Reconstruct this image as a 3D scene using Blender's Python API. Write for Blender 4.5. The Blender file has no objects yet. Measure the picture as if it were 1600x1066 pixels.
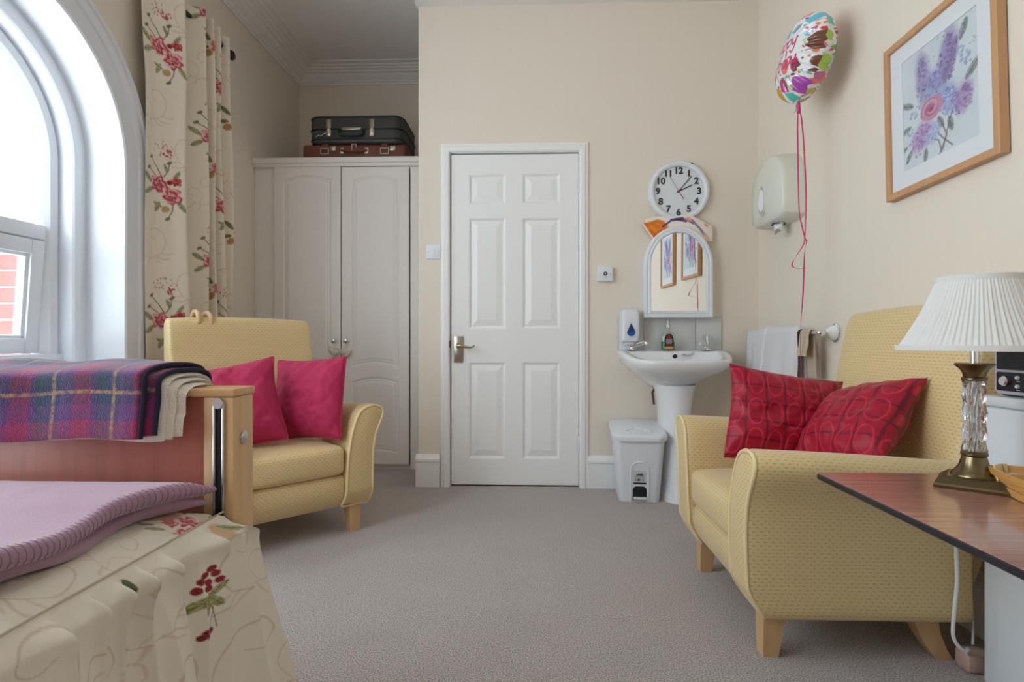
import bpy, bmesh, math, random
import numpy as np
from mathutils import Vector, Matrix
from mathutils.geometry import tessellate_polygon

random.seed(7)
RNG = np.random.default_rng(11)
SC = bpy.context.scene
COL = SC.collection
PI = math.pi

# ------------------------------------------------------------------ camera, world, exposure
cam_d = bpy.data.cameras.new('camera')
cam = bpy.data.objects.new('camera', cam_d)
COL.objects.link(cam)
cam.location = (0, 0, 0.87)
cam.rotation_euler = (PI / 2, 0, math.atan(30 / 880.0))
cam_d.sensor_width = 36.0
cam_d.lens = 880.0 / 1600.0 * 36.0
cam_d.shift_y = -1 / 1600.0
cam_d.clip_start = 0.02
SC.camera = cam

SC.view_settings.view_transform = 'Standard'
SC.view_settings.look = 'None'
SC.view_settings.gamma = 1.0
SC.view_settings.use_curve_mapping = False
SC.view_settings.exposure = 1.22

world = bpy.data.worlds.new('overcast_sky')
SC.world = world
world.use_nodes = True
bg = world.node_tree.nodes['Background']
bg.inputs[0].default_value = (0.835, 0.925, 1.0, 1)
bg.inputs[1].default_value = 3.9
SC.cycles.max_bounces = 10
SC.cycles.diffuse_bounces = 7
SC.cycles.glossy_bounces = 5
SC.cycles.transmission_bounces = 8
SC.cycles.transparent_max_bounces = 12
SC.cycles.caustics_reflective = False
SC.cycles.caustics_refractive = False
SC.cycles.sample_clamp_indirect = 6.0


def portal(name, loc, rot, sx, sy):
    d = bpy.data.lights.new(name, 'AREA')
    d.shape = 'RECTANGLE'
    d.size, d.size_y = sx, sy
    d.cycles.is_portal = True
    o = bpy.data.objects.new(name, d)
    COL.objects.link(o)
    o.location, o.rotation_euler = loc, rot


portal('window_portal', (-2.16, 1.935, 1.50), (0, -PI / 2, 0), 1.5, 1.0)
portal('window_portal', (-2.16, 0.45, 1.60), (0, -PI / 2, 0), 2.3, 1.4)  # portal of the added, unseen window


# ------------------------------------------------------------------ helpers
def srgb(r, g, b):
    def f(c):
        c /= 255.0
        return c / 12.92 if c <= 0.04045 else ((c + 0.055) / 1.055) ** 2.4
    return (f(r), f(g), f(b))


def S3(r, g, b):
    return np.array(srgb(r, g, b))


def new_mat(name):
    m = bpy.data.materials.new(name)
    m.use_nodes = True
    return m, m.node_tree, m.node_tree.nodes['Principled BSDF']


def mat(name, col, rough=0.5, metal=0.0, bump=0.0, bscale=200.0, var=0.0, vscale=8.0, stretch=(1, 1, 1),
        spec=None, coat=0.0, sheen=0.0, coords='Object', detail=4.0):
    m, nt, b = new_mat(name)
    b.inputs['Base Color'].default_value = (*col, 1)
    b.inputs['Roughness'].default_value = rough
    b.inputs['Metallic'].default_value = metal
    if spec is not None:
        b.inputs['Specular IOR Level'].default_value = spec
    if coat:
        b.inputs['Coat Weight'].default_value = coat
        b.inputs['Coat Roughness'].default_value = 0.08
    if sheen:
        b.inputs['Sheen Weight'].default_value = sheen
        b.inputs['Sheen Roughness'].default_value = 0.4
    tc = nt.nodes.new('ShaderNodeTexCoord')
    mp = nt.nodes.new('ShaderNodeMapping')
    mp.inputs['Scale'].default_value = stretch
    nt.links.new(tc.outputs[coords], mp.inputs[0])
    if var:
        n = nt.nodes.new('ShaderNodeTexNoise')
        n.inputs['Scale'].default_value = vscale
        n.inputs['Detail'].default_value = detail
        nt.links.new(mp.outputs[0], n.inputs['Vector'])
        mr = nt.nodes.new('ShaderNodeMapRange')
        mr.inputs['From Min'].default_value = 0.25
        mr.inputs['From Max'].default_value = 0.75
        mr.inputs['To Min'].default_value = 1 - var
        mr.inputs['To Max'].default_value = 1 + var
        nt.links.new(n.outputs[0], mr.inputs[0])
        vm = nt.nodes.new('ShaderNodeVectorMath')
        vm.operation = 'SCALE'
        vm.inputs[0].default_value = col
        nt.links.new(mr.outputs[0], vm.inputs['Scale'])
        nt.links.new(vm.outputs[0], b.inputs['Base Color'])
    if bump:
        n = nt.nodes.new('ShaderNodeTexNoise')
        n.inputs['Scale'].default_value = bscale
        n.inputs['Detail'].default_value = 3.0
        nt.links.new(mp.outputs[0], n.inputs['Vector'])
        bp = nt.nodes.new('ShaderNodeBump')
        bp.inputs['Strength'].default_value = bump
        bp.inputs['Distance'].default_value = 0.002
        nt.links.new(n.outputs[0], bp.inputs['Height'])
        nt.links.new(bp.outputs[0], b.inputs['Normal'])
    return m


def painted(name, rough=0.8, bump=0.15, bscale=600.0, sheen=0.0, spec=0.3, metal=0.0, coat=0.0, trans=0.0):
    """material reading the printed colours stored on the mesh"""
    m, nt, b = new_mat(name)
    a = nt.nodes.new('ShaderNodeAttribute')
    a.attribute_name = 'print'
    nt.links.new(a.outputs['Color'], b.inputs['Base Color'])
    b.inputs['Roughness'].default_value = rough
    b.inputs['Metallic'].default_value = metal
    b.inputs['Specular IOR Level'].default_value = spec
    if sheen:
        b.inputs['Sheen Weight'].default_value = sheen
    if coat:
        b.inputs['Coat Weight'].default_value = coat
        b.inputs['Coat Roughness'].default_value = 0.15
    if bump:
        tc = nt.nodes.new('ShaderNodeTexCoord')
        n = nt.nodes.new('ShaderNodeTexNoise')
        n.inputs['Scale'].default_value = bscale
        nt.links.new(tc.outputs['Object'], n.inputs['Vector'])
        bp = nt.nodes.new('ShaderNodeBump')
        bp.inputs['Strength'].default_value = bump
        bp.inputs['Distance'].default_value = 0.002
        nt.links.new(n.outputs[0], bp.inputs['Height'])
        nt.links.new(bp.outputs[0], b.inputs['Normal'])
    return m


def glass_mat(name, tint=(1, 1, 1), refl=0.06):
    m, nt, b = new_mat(name)
    nt.nodes.remove(b)
    out = nt.nodes['Material Output']
    t = nt.nodes.new('ShaderNodeBsdfTransparent')
    t.inputs[0].default_value = (*tint, 1)
    g = nt.nodes.new('ShaderNodeBsdfGlossy')
    g.inputs['Roughness'].default_value = 0.02
    mx = nt.nodes.new('ShaderNodeMixShader')
    mx.inputs[0].default_value = refl
    nt.links.new(t.outputs[0], mx.inputs[1])
    nt.links.new(g.outputs[0], mx.inputs[2])
    nt.links.new(mx.outputs[0], out.inputs[0])
    return m


def link(o, parent=None):
    COL.objects.link(o)
    if parent is not None:
        o.parent = parent
    return o


def tag(o, label=None, cat=None, group=None, kind=None):
    if label:
        o['label'] = label
    if cat:
        o['category'] = cat
    if group:
        o['group'] = group
    if kind:
        o['kind'] = kind
    return o


def empty(name, loc, rz=0.0):
    o = bpy.data.objects.new(name, None)
    o.empty_display_size = 0.05
    COL.objects.link(o)
    o.location = loc
    o.rotation_euler = (0, 0, rz)
    return o


def thing(name, label, cat, loc=(0, 0, 0), rz=0.0, group=None):
    return tag(empty(name, loc, rz), label, cat, group)


def copy_tree(o, parent=None):
    c = o.copy()
    COL.objects.link(c)
    c.parent = parent
    for ch in list(o.children):
        copy_tree(ch, c)
    return c


class MB:
    """collects shapes, then links them as ONE mesh object"""

    def __init__(self):
        self.bm = bmesh.new()
        self.uv = self.bm.loops.layers.uv.new('UVMap')

    def _add(self, verts, faces, uvs=None):
        vs = [self.bm.verts.new(v) for v in verts]
        for f in faces:
            try:
                fc = self.bm.faces.new([vs[i] for i in f])
            except ValueError:
                continue
            if uvs is not None:
                for lp, i in zip(fc.loops, f):
                    lp[self.uv].uv = uvs[i]
        return vs

    def box(self, lo, hi, bevel=0.0, seg=2, M=None):
        b2 = bmesh.new()
        bmesh.ops.create_cube(b2, size=1.0)
        for v in b2.verts:
            v.co = Vector(((lo[i] + hi[i]) / 2 + v.co[i] * (hi[i] - lo[i]) for i in range(3)))
        if bevel:
            bmesh.ops.bevel(b2, geom=list(b2.edges), offset=bevel, segments=seg, affect='EDGES', profile=0.5)
        self._merge(b2, M)
        return self

    def _merge(self, b2, M=None):
        if M is not None:
            bmesh.ops.transform(b2, matrix=M, verts=list(b2.verts))
        b2.verts.index_update()
        vs = [self.bm.verts.new(v.co) for v in b2.verts]
        for f in b2.faces:
            try:
                self.bm.faces.new([vs[v.index] for v in f.verts])
            except ValueError:
                pass
        b2.free()

    def cyl(self, p0, p1, r0, r1=None, n=24, cap=True):
        r1 = r0 if r1 is None else r1
        p0, p1 = Vector(p0), Vector(p1)
        d = (p1 - p0).normalized()
        a = d.orthogonal().normalized()
        b = d.cross(a)
        vs = []
        for p, r in ((p0, r0), (p1, r1)):
            for k in range(n):
                t = 2 * PI * k / n
                vs.append(p + (a * math.cos(t) + b * math.sin(t)) * r)
        fs = [(k, (k + 1) % n, n + (k + 1) % n, n + k) for k in range(n)]
        if cap:
            fs += [tuple(range(n - 1, -1, -1)), tuple(range(n, 2 * n))]
        self._add(vs, fs)
        return self

    def sphere(self, c, r, sc=(1, 1, 1), n=20):
        b2 = bmesh.new()
        bmesh.ops.create_uvsphere(b2, u_segments=n, v_segments=max(6, n // 2), radius=r)
        self._merge(b2, Matrix.Translation(c) @ Matrix.Diagonal((*sc, 1)))
        return self

    def lathe(self, prof, c=(0, 0, 0), n=40, M=None, close=False):
        """prof: list of (r,z); axis local z"""
        vs, fs = [], []
        for r, z in prof:
            for k in range(n):
                t = 2 * PI * k / n
                v = Vector((r * math.cos(t), r * math.sin(t), z))
                if M is not None:
                    v = M @ v
                vs.append(v + Vector(c))
        for i in range(len(prof) - 1):
            for k in range(n):
                fs.append((i * n + k, i * n + (k + 1) % n, (i + 1) * n + (k + 1) % n, (i + 1) * n + k))
        if close:
            fs.append(tuple(range(n - 1, -1, -1)))
            m = (len(prof) - 1) * n
            fs.append(tuple(range(m, m + n)))
        self._add(vs, fs)
        return self

    def tube(self, pts, r, n=10, cap=True, closed=False, radii=None):
        pts = [Vector(p) for p in pts]
        m = len(pts)
        vs, fs = [], []
        prev = None
        for i, p in enumerate(pts):
            if closed:
                d = pts[(i + 1) % m] - pts[i - 1]
            else:
                d = pts[min(i + 1, m - 1)] - pts[max(i - 1, 0)]
            d.normalize()
            if prev is None:
                a = d.orthogonal().normalized()
            else:
                a = prev - d * prev.dot(d)
                if a.length < 1e-6:
                    a = d.orthogonal()
                a.normalize()
            prev = a
            b = d.cross(a)
            rr = radii[i] if radii else r
            for k in range(n):
                t = 2 * PI * k / n
                vs.append(p + (a * math.cos(t) + b * math.sin(t)) * rr)
        rng = m if closed else m - 1
        for i in range(rng):
            j = (i + 1) % m
            for k in range(n):
                fs.append((i * n + k, i * n + (k + 1) % n, j * n + (k + 1) % n, j * n + k))
        if cap and not closed:
            fs += [tuple(range(n - 1, -1, -1)), tuple(range((m - 1) * n, m * n))]
        self._add(vs, fs)
        return self

    def prism(self, poly, axis, a0, a1, M=None):
        """poly of 2-D points in the two other axes (order x,y,z without axis)"""
        n = len(poly)

        def mk(p, a):
            v = [0, 0, 0]
            o = [i for i in range(3) if i != axis]
            v[o[0]], v[o[1]], v[axis] = p[0], p[1], a
            v = Vector(v)
            return M @ v if M is not None else v
        vs = [mk(p, a0) for p in poly] + [mk(p, a1) for p in poly]
        fs = [(i, (i + 1) % n, n + (i + 1) % n, n + i) for i in range(n)]
        fs += [tuple(range(n - 1, -1, -1)), tuple(range(n, 2 * n))]
        self._add(vs, fs)
        return self

    def loft(self, rings, closed=True, cap=True, uvs=None):
        n = len(rings[0])
        vs = [Vector(p) for r in rings for p in r]
        fs = []
        kk = n if closed else n - 1
        for i in range(len(rings) - 1):
            for k in range(kk):
                fs.append((i * n + k, i * n + (k + 1) % n, (i + 1) * n + (k + 1) % n, (i + 1) * n + k))
        if cap and closed:
            fs += [tuple(range(n - 1, -1, -1)), tuple(range((len(rings) - 1) * n, len(rings) * n))]
        self._add(vs, fs, uvs)
        return self

    def boxuv(self):
        for f in self.bm.faces:
            f.normal_update()
            n = f.normal
            ax = max(range(3), key=lambda i: abs(n[i]))
            o = [i for i in range(3) if i != ax]
            for lp in f.loops:
                c = lp.vert.co
                lp[self.uv].uv = (c[o[0]], c[o[1]])
        return self

    def build(self, name, m, parent=None, smooth=True, angle=35, boxuv=False, recalc=True, weld=0.0):
        if weld:
            bmesh.ops.remove_doubles(self.bm, verts=list(self.bm.verts), dist=weld)
        if recalc:
            bmesh.ops.recalc_face_normals(self.bm, faces=list(self.bm.faces))
        if boxuv:
            self.boxuv()
        me = bpy.data.meshes.new(name)
        self.bm.to_mesh(me)
        self.bm.free()
        me.materials.append(m)
        if smooth:
            shade(me, angle)
        o = bpy.data.objects.new(name, me)
        return link(o, parent)


def shade(me, angle=35):
    me.polygons.foreach_set('use_smooth', np.ones(len(me.polygons), dtype=bool))
    if angle is not None and angle < 180:
        me.set_sharp_from_angle(angle=math.radians(angle))


def grid_obj(name, P, m, parent=None, cols=None, uv=None, wrap=False, extra=None, angle=None):
    """P: (nu,nv,3) array -> quad grid mesh; extra: list of further grids joined in"""
    grids = [P] + (extra or [])
    V, Fs, off = [], [], 0
    for G in grids:
        nu, nv = G.shape[:2]
        V.append(G.reshape(-1, 3))
        idx = np.arange(nu * nv).reshape(nu, nv) + off
        if wrap:
            idx = np.vstack([idx, idx[:1]])
        q = np.stack([idx[:-1, :-1], idx[1:, :-1], idx[1:, 1:], idx[:-1, 1:]], -1).reshape(-1, 4)
        Fs.append(q)
        off += nu * nv
    V = np.concatenate(V).astype(np.float32)
    Fq = np.concatenate(Fs).astype(np.int32)
    me = bpy.data.meshes.new(name)
    me.vertices.add(len(V))
    me.vertices.foreach_set('co', V.ravel())
    me.loops.add(Fq.size)
    me.loops.foreach_set('vertex_index', Fq.ravel())
    me.polygons.add(len(Fq))
    me.polygons.foreach_set('loop_start', np.arange(0, Fq.size, 4, dtype=np.int32))
    me.update(calc_edges=True)
    me.materials.append(m)
    if uv is not None:
        u = me.uv_layers.new(name='UVMap')
        u.data.foreach_set('uv', uv.reshape(-1, 2)[Fq.ravel()].astype(np.float32).ravel())
    if cols is not None:
        a = me.color_attributes.new('print', 'FLOAT_COLOR', 'POINT')
        c4 = np.ones((len(V), 4), dtype=np.float32)
        c4[:, :3] = np.clip(cols.reshape(-1, 3), 0, 1)
        a.data.foreach_set('color', c4.ravel())
    shade(me, angle)
    return link(bpy.data.objects.new(name, me), parent)


def catmull(pts, n=8, closed=False):
    pts = [np.array(p, float) for p in pts]
    m = len(pts)
    out = []
    for i in range(m if closed else m - 1):
        if closed:
            p0, p1, p2, p3 = pts[i - 1], pts[i], pts[(i + 1) % m], pts[(i + 2) % m]
        else:
            p0, p1, p2, p3 = pts[max(i - 1, 0)], pts[i], pts[i + 1], pts[min(i + 2, m - 1)]
        for k in range(n):
            t = k / n
            out.append(0.5 * (2 * p1 + (p2 - p0) * t + (2 * p0 - 5 * p1 + 4 * p2 - p3) * t * t + (3 * p1 - p0 - 3 * p2 + p3) * t ** 3))
    if not closed:
        out.append(pts[-1])
    return out


def sstep(a, b, x):
    t = np.clip((x - a) / (b - a), 0, 1)
    return t * t * (3 - 2 * t)


_NT = RNG.random((256, 256))


def vnoise(x, y):
    xi, yi = np.floor(x).astype(int), np.floor(y).astype(int)
    fx, fy = x - xi, y - yi
    fx, fy = fx * fx * (3 - 2 * fx), fy * fy * (3 - 2 * fy)
    g = lambda a, b: _NT[a & 255, b & 255]
    return (g(xi, yi) * (1 - fx) + g(xi + 1, yi) * fx) * (1 - fy) + (g(xi, yi + 1) * (1 - fx) + g(xi + 1, yi + 1) * fx) * fy


def fbm(x, y, o=3):
    s, a, t = 0, 0.5, 0
    for k in range(o):
        s = s + a * vnoise(x * 2 ** k + 17 * k, y * 2 ** k + 5 * k)
        t += a
        a *= 0.5
    return s / t


def offset_poly(poly, d):
    """shrink a closed CCW/CW polygon by d along vertex normals"""
    P = np.array(poly, float)
    area = 0.5 * np.sum(P[:, 0] * np.roll(P[:, 1], -1) - np.roll(P[:, 0], -1) * P[:, 1])
    T = np.roll(P, -1, 0) - np.roll(P, 1, 0)
    T /= np.maximum(np.linalg.norm(T, axis=1, keepdims=True), 1e-9)
    N = np.stack([-T[:, 1], T[:, 0]], 1) * (1 if area > 0 else -1)
    return P + N * d


# ------------------------------------------------------------------ print painting
class Canvas:
    def __init__(self, U, V, base):
        self.shape = U.shape
        self.U, self.V = U.ravel(), V.ravel()
        self.c = np.ones((self.U.size, 3)) * np.array(base)

    def _m(self, x0, x1, y0, y1):
        return np.nonzero((self.U > x0) & (self.U < x1) & (self.V > y0) & (self.V < y1))[0]

    def ell(self, cx, cy, a, b, rot=0, col=(0, 0, 0), alpha=1.0, soft=0.15, rag=0.0, col2=None, freq=None):
        R = max(a, b) * (1.2 + rag)
        i = self._m(cx - R, cx + R, cy - R, cy + R)
        if not len(i):
            return
        x, y = self.U[i] - cx, self.V[i] - cy
        c, s = math.cos(rot), math.sin(rot)
        p, q = (c * x + s * y) / a, (-s * x + c * y) / b
        d = np.sqrt(p * p + q * q)
        f = freq or 6.0 / max(a, b)
        if rag:
            d = d + rag * 2 * (fbm(self.U[i] * f + cx * 91, self.V[i] * f + cy * 57) - 0.5)
        k = (1 - sstep(1 - soft, 1 + soft, d)) * alpha
        cc = np.ones((len(i), 3)) * np.array(col)
        if col2 is not None:
            t = sstep(0.3, 0.7, fbm(self.U[i] * f * 1.3 + 9, self.V[i] * f * 1.3 + 3))[:, None]
            cc = cc * (1 - t) + np.array(col2) * t
        self.c[i] = self.c[i] * (1 - k[:, None]) + cc * k[:, None]

    def stroke(self, pts, w, col, alpha=1.0, taper=True):
        P = np.array(pts, float)
        wmax = w * 1.6
        i = self._m(P[:, 0].min() - wmax, P[:, 0].max() + wmax, P[:, 1].min() - wmax, P[:, 1].max() + wmax)
        if not len(i):
            return
        x, y = self.U[i], self.V[i]
        k = np.zeros(len(i))
        n = len(P) - 1
        for j in range(n):
            a, b = P[j], P[j + 1]
            d = b - a
            L = max((d * d).sum(), 1e-12)
            t = np.clip(((x - a[0]) * d[0] + (y - a[1]) * d[1]) / L, 0, 1)
            dist = np.hypot(x - a[0] - t * d[0], y - a[1] - t * d[1])
            ww = w * (0.35 + 0.65 * math.sin(PI * min(max((j + 0.5) / n, 0.04), 0.96))) if taper else w
            k = np.maximum(k, 1 - sstep(ww * 0.35, ww * 0.75, dist))
        k = (k * alpha)[:, None]
        self.c[i] = self.c[i] * (1 - k) + np.array(col) * k

    def rose(self, cx, cy, r, rot=0.0, dark=(140, 52, 62), mid=(200, 98, 108), lite=(238, 190, 186)):
        i = self._m(cx - 1.3 * r, cx + 1.3 * r, cy - 1.3 * r, cy + 1.3 * r)
        if not len(i):
            return
        x, y = (self.U[i] - cx) / r, (self.V[i] - cy) / r
        th = np.arctan2(y, x) + rot
        d = np.hypot(x, y * 1.08)
        d = d + 0.10 * np.sin(5 * th + 3) + 0.07 * np.sin(9 * th + cx * 40) + 0.25 * (fbm(x * 3 + cx * 31, y * 3 + cy * 17) - 0.5)
        k = (1 - sstep(0.86, 0.98, d))[:, None]
        pet = 0.5 + 0.5 * np.sin(11 * d + 1.5 * np.sin(3 * th) + 2.0 * th)
        pet = np.clip(pet * 0.7 + 0.6 * (fbm(x * 4 + 5, y * 4 + cy * 9) - 0.35) + 0.25 * np.clip(d, 0, 1) - 0.1 * (y < 0), 0, 1)[:, None]
        D, M_, L = S3(*dark), S3(*mid), S3(*lite)
        cc = np.where(pet < 0.5, D + (M_ - D) * pet * 2, M_ + (L - M_) * (pet * 2 - 1))
        self.c[i] = self.c[i] * (1 - k) + cc * k

    def leaf(self, x, y, L, ang, cols=((124, 130, 88), (178, 176, 136))):
        for s in (1,):
            cx, cy = x + math.cos(ang) * L / 2, y + math.sin(ang) * L / 2
            self.ell(cx, cy, L / 2, L * 0.2, ang, S3(*cols[0]), 0.95, 0.15, 0.12, S3(*cols[1]))
            self.stroke([(x, y), (cx + math.cos(ang) * L / 2, cy + math.sin(ang) * L / 2)], L * 0.035, S3(70, 78, 46), 0.8)

    def curl(self, x, y, r, a0, turns, w, col, alpha=0.8, grow=0.25, flip=1):
        pts = []
        n = int(26 * abs(turns)) + 6
        for k in range(n + 1):
            t = k / n
            rr = r * (grow + (1 - grow) * t ** 1.2)
            a = a0 + flip * 2 * PI * turns * t
            pts.append((x + rr * math.cos(a), y + rr * math.sin(a)))
        self.stroke(pts, w, col, alpha)
        return pts[-1]

    def get(self):
        return self.c.reshape(*self.shape, 3)


TAN = S3(198, 172, 148)
TAN2 = S3(208, 180, 162)


def rose_cluster(cv, x, y, s, mirror=1):
    q = lambda dx, dy: (x + mirror * dx * s, y + dy * s)
    for dx, dy, L, a in ((-.075, .02, .075, 2.6), (-.07, -.01, .07, 3.7), (.07, -.06, .07, -.9), (.05, .05, .06, 1.0), (-.02, -.075, .06, -2.0), (.02, .085, .05, 1.9)):
        a2 = a if mirror > 0 else PI - a
        cv.leaf(*q(dx, dy), L * s, a2)
    for dx, dy, ex, ey in ((-.01, .06, -.08, .15), (.0, .06, .03, .14), (.05, -.07, .02, -.16), (-.03, .05, -.1, .09)):
        cv.stroke([q(dx, dy), q((dx + ex) / 2 + .01, (dy + ey) / 2), q(ex, ey)], .006 * s, S3(86, 88, 60), 0.9)
        cv.ell(*q(ex, ey), .016 * s, .008 * s, .6 * mirror, S3(96, 104, 62), 0.9)
    cv.rose(*q(-.03, .018), .052 * s, 0.4)
    cv.rose(*q(.045, -.035), .052 * s, 2.0)
    cv.rose(*q(.065, .045), .028 * s, 1.0, (110, 30, 36), (176, 60, 62), (225, 130, 110))
    cv.ell(*q(.03, .035), .014 * s, .013 * s, 0, S3(150, 44, 52), 1, .15, .15)
    cv.ell(*q(.01, -.11), .022 * s, .017 * s, .4, S3(206, 168, 96), 0.95, .15, .25, S3(170, 140, 80))
    cv.leaf(*q(-.01, -.10), .05 * s, 2.7 if mirror > 0 else .4, ((150, 146, 96), (190, 184, 140)))


def dark_cluster(cv, x, y, s, mirror=1):
    q = lambda dx, dy: (x + mirror * dx * s, y + dy * s)
    for dx, dy, L, a in ((-.04, .03, .07, 2.4), (-.05, -.01, .06, 3.3), (.03, .05, .06, 1.0), (.0, -.05, .07, -1.6), (.03, -.05, .05, -.8)):
        cv.leaf(*q(dx, dy), L * s, a if mirror > 0 else PI - a, ((92, 96, 56), (140, 136, 88)))
    cv.rose(*q(.0, .0), .042 * s, .2, (140, 40, 48), (186, 76, 76), (222, 140, 126))
    cv.ell(*q(-.055, -.045), .028 * s, .02 * s, .5, S3(196, 150, 90), 0.95, .15, .25, S3(168, 110, 70))
    cv.stroke([q(.0, -.05), q(.012, -.12), q(.0, -.19)], .006 * s, S3(92, 88, 60), 0.9)
    cv.ell(*q(.0, -.16), .014 * s, .012 * s, 0, S3(170, 60, 64), 1)


def sprinkle(cv, x, y, s, n=26):
    r = random.Random(int(abs(x * 977 + y * 571) * 100))
    for _ in range(n):
        a, d = r.random() * 2 * PI, r.random() ** 0.6 * .055 * s
        cv.ell(x + math.cos(a) * d, y + math.sin(a) * d * .7, .0045 * s, .0035 * s, a, S3(196, 120, 122), 0.85)
    for _ in range(12):
        a, d = r.random() * 2 * PI, r.random() * .022 * s
        cv.ell(x + .025 * s + math.cos(a) * d, y - .02 * s + math.sin(a) * d, .006 * s, .0045 * s, a, S3(186, 72, 86), 0.9)


def scroll(cv, x, y, s, m=1):
    """acanthus scroll: a long S stem ending in two spirals, with feathered strokes"""
    ctl = [(-.10, -.06), (-.04, -.10), (.04, -.07), (.07, .0), (.04, .06), (-.01, .06), (-.03, .025), (-.005, .005), (.018, .022)]
    stem = [(x + m * p[0] * s, y + p[1] * s) for p in catmull(ctl, 5)]
    cv.stroke(stem, .0044 * s, TAN, .62)
    ctl = [(-.04, -.10), (-.02, -.05), (-.05, -.01), (-.085, -.015), (-.09, -.045), (-.07, -.05)]
    cv.stroke([(x + m * p[0] * s, y + p[1] * s) for p in catmull(ctl, 5)], .0036 * s, TAN2, .6)
    for k, (ax, ay, bx_, by) in enumerate(((.0, -.09, .05, -.115), (.02, -.085, .085, -.095), (.045, -.065, .11, -.06), (-.06, -.09, -.10, -.125), (-.03, -.10, -.05, -.135))):
        cv.stroke([(x + m * ax * s, y + ay * s), (x + m * (ax + bx_) / 2 * s, y + ((ay + by) / 2 - .008) * s), (x + m * bx_ * s, y + by * s)], .0072 * s, TAN if k % 2 else TAN2, .55)


# ------------------------------------------------------------------ materials
M = {}
M['wall'] = mat('cream_wallpaper', srgb(229, 219, 205), 0.85, bump=0.10, bscale=90, stretch=(1, 1, 0.06), var=0.010, vscale=60, spec=0.2)
M['ceiling'] = mat('white_ceiling_paint', srgb(236, 234, 233), 0.9, bump=0.5, bscale=30, stretch=(0.5, 2, 1), spec=0.2)
M['white'] = mat('white_gloss_paint', srgb(226, 229, 234), 0.32, bump=0.03, bscale=40)
M['doorwhite'] = mat('white_satin_paint', srgb(238, 238, 237), 0.4, bump=0.05, bscale=60, stretch=(1, 1, 0.15))
M['wardrobe'] = mat('ivory_vinyl', srgb(237, 232, 227), 0.5, bump=0.06, bscale=80, stretch=(1, 1, 0.08))
M['upvc'] = mat('white_plastic_frame', srgb(228, 232, 238), 0.3)
M['plastic'] = mat('white_plastic', srgb(226, 230, 236), 0.35, var=0.01)
M['ceramic'] = mat('white_ceramic', srgb(232, 233, 235), 0.12, coat=0.3)
M['tile'] = mat('pale_grey_tile', srgb(206, 206, 204), 0.22, var=0.04, vscale=9)
M['grout'] = mat('grout', srgb(190, 188, 184), 0.9, bump=0.1)
M['chrome'] = mat('chrome', (0.82, 0.83, 0.85), 0.08, 1.0)
M['steel'] = mat('brushed_steel', (0.55, 0.55, 0.56), 0.28, 1.0)
M['nickel'] = mat('aged_nickel', srgb(176, 166, 150), 0.3, 1.0)
M['brass'] = mat('antique_brass', srgb(120, 106, 78), 0.28, 1.0)
M['acrylic'] = glass_mat('clear_acrylic', (0.95, 0.97, 0.97), 0.22)
M['pane'] = glass_mat('window_glass', (0.97, 0.985, 0.98), 0.05)
M['pane_p'] = glass_mat('picture_glass', (0.985, 0.99, 0.99), 0.035)
M['mirror'] = mat('mirror_silver', (0.93, 0.94, 0.94), 0.01, 1.0)
M['black'] = mat('black_plastic', (0.012, 0.012, 0.014), 0.35)
M['screen'] = mat('black_screen', (0.006, 0.006, 0.012), 0.12)
M['dark'] = mat('shade_black', (0.01, 0.01, 0.01), 0.9)  # near-black colour standing in for shade inside gaps and openings
M['beech'] = mat('beech_wood', srgb(206, 168, 122), 0.45, bump=0.05, bscale=30, stretch=(14, 14, 1.2), var=0.09, vscale=4)
M['beechx'] = mat('beech_rail', srgb(204, 160, 112), 0.42, bump=0.05, bscale=30, stretch=(1.2, 14, 14), var=0.09, vscale=4)
M['board'] = mat('reddened_beech', srgb(180, 108, 92), 0.4, bump=0.04, bscale=30, stretch=(16, 16, 1.0), var=0.12, vscale=3.5)  # red-toned beech; some pink blanket bounce is put into the colour
M['oak'] = mat('oak_frame', srgb(196, 150, 108), 0.5, bump=0.06, bscale=20, stretch=(10, 10, 1.5), var=0.08, vscale=5)
M['maroon'] = mat('magenta_cotton', srgb(172, 22, 74), 0.75, bump=0.3, bscale=900, sheen=0.2, var=0.05, vscale=30)
M['towel'] = mat('white_towelling', srgb(222, 220, 222), 0.95, bump=1.0, bscale=420, sheen=0.3, var=0.03, vscale=200)
M['beigecloth'] = mat('beige_flannel', srgb(196, 178, 154), 0.95, bump=0.8, bscale=420, sheen=0.3)
M['cream_wool'] = mat('cream_wool', srgb(234, 227, 214), 0.95, bump=1.0, bscale=380, sheen=0.3, var=0.05, vscale=220)
M['lilac'] = mat('lilac_fleece', srgb(166, 130, 150), 0.95, bump=0.7, bscale=520, sheen=0.5, var=0.05, vscale=260)
M['lilac_stitch'] = mat('lilac_stitch', srgb(152, 112, 134), 0.9)
M['darkstitch'] = mat('dark_binding', srgb(30, 24, 50), 0.9, bump=0.5, bscale=500)
M['brown_leather'] = mat('brown_leather', srgb(110, 54, 36), 0.45, bump=0.3, bscale=120, var=0.12, vscale=10)
M['black_case'] = mat('black_vinyl', srgb(58, 58, 56), 0.42, bump=0.25, bscale=400)
M['case_trim'] = mat('black_piping', srgb(20, 20, 21), 0.4)
M['heart'] = mat('cream_felt', srgb(214, 208, 190), 0.9, bump=0.4, bscale=400)
M['pink_ribbon'] = mat('pink_ribbon', srgb(206, 44, 112), 0.35)
M['brick'] = mat('red_brick', srgb(128, 82, 76), 0.9, bump=0.8, bscale=80, var=0.14, vscale=18)
M['mortar'] = mat('pale_mortar', srgb(178, 166, 158), 0.95, bump=0.5, bscale=100)
M['green'] = mat('green_soap', srgb(20, 140, 74), 0.15)
M['cord'] = mat('white_flex', srgb(226, 226, 226), 0.4)
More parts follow.
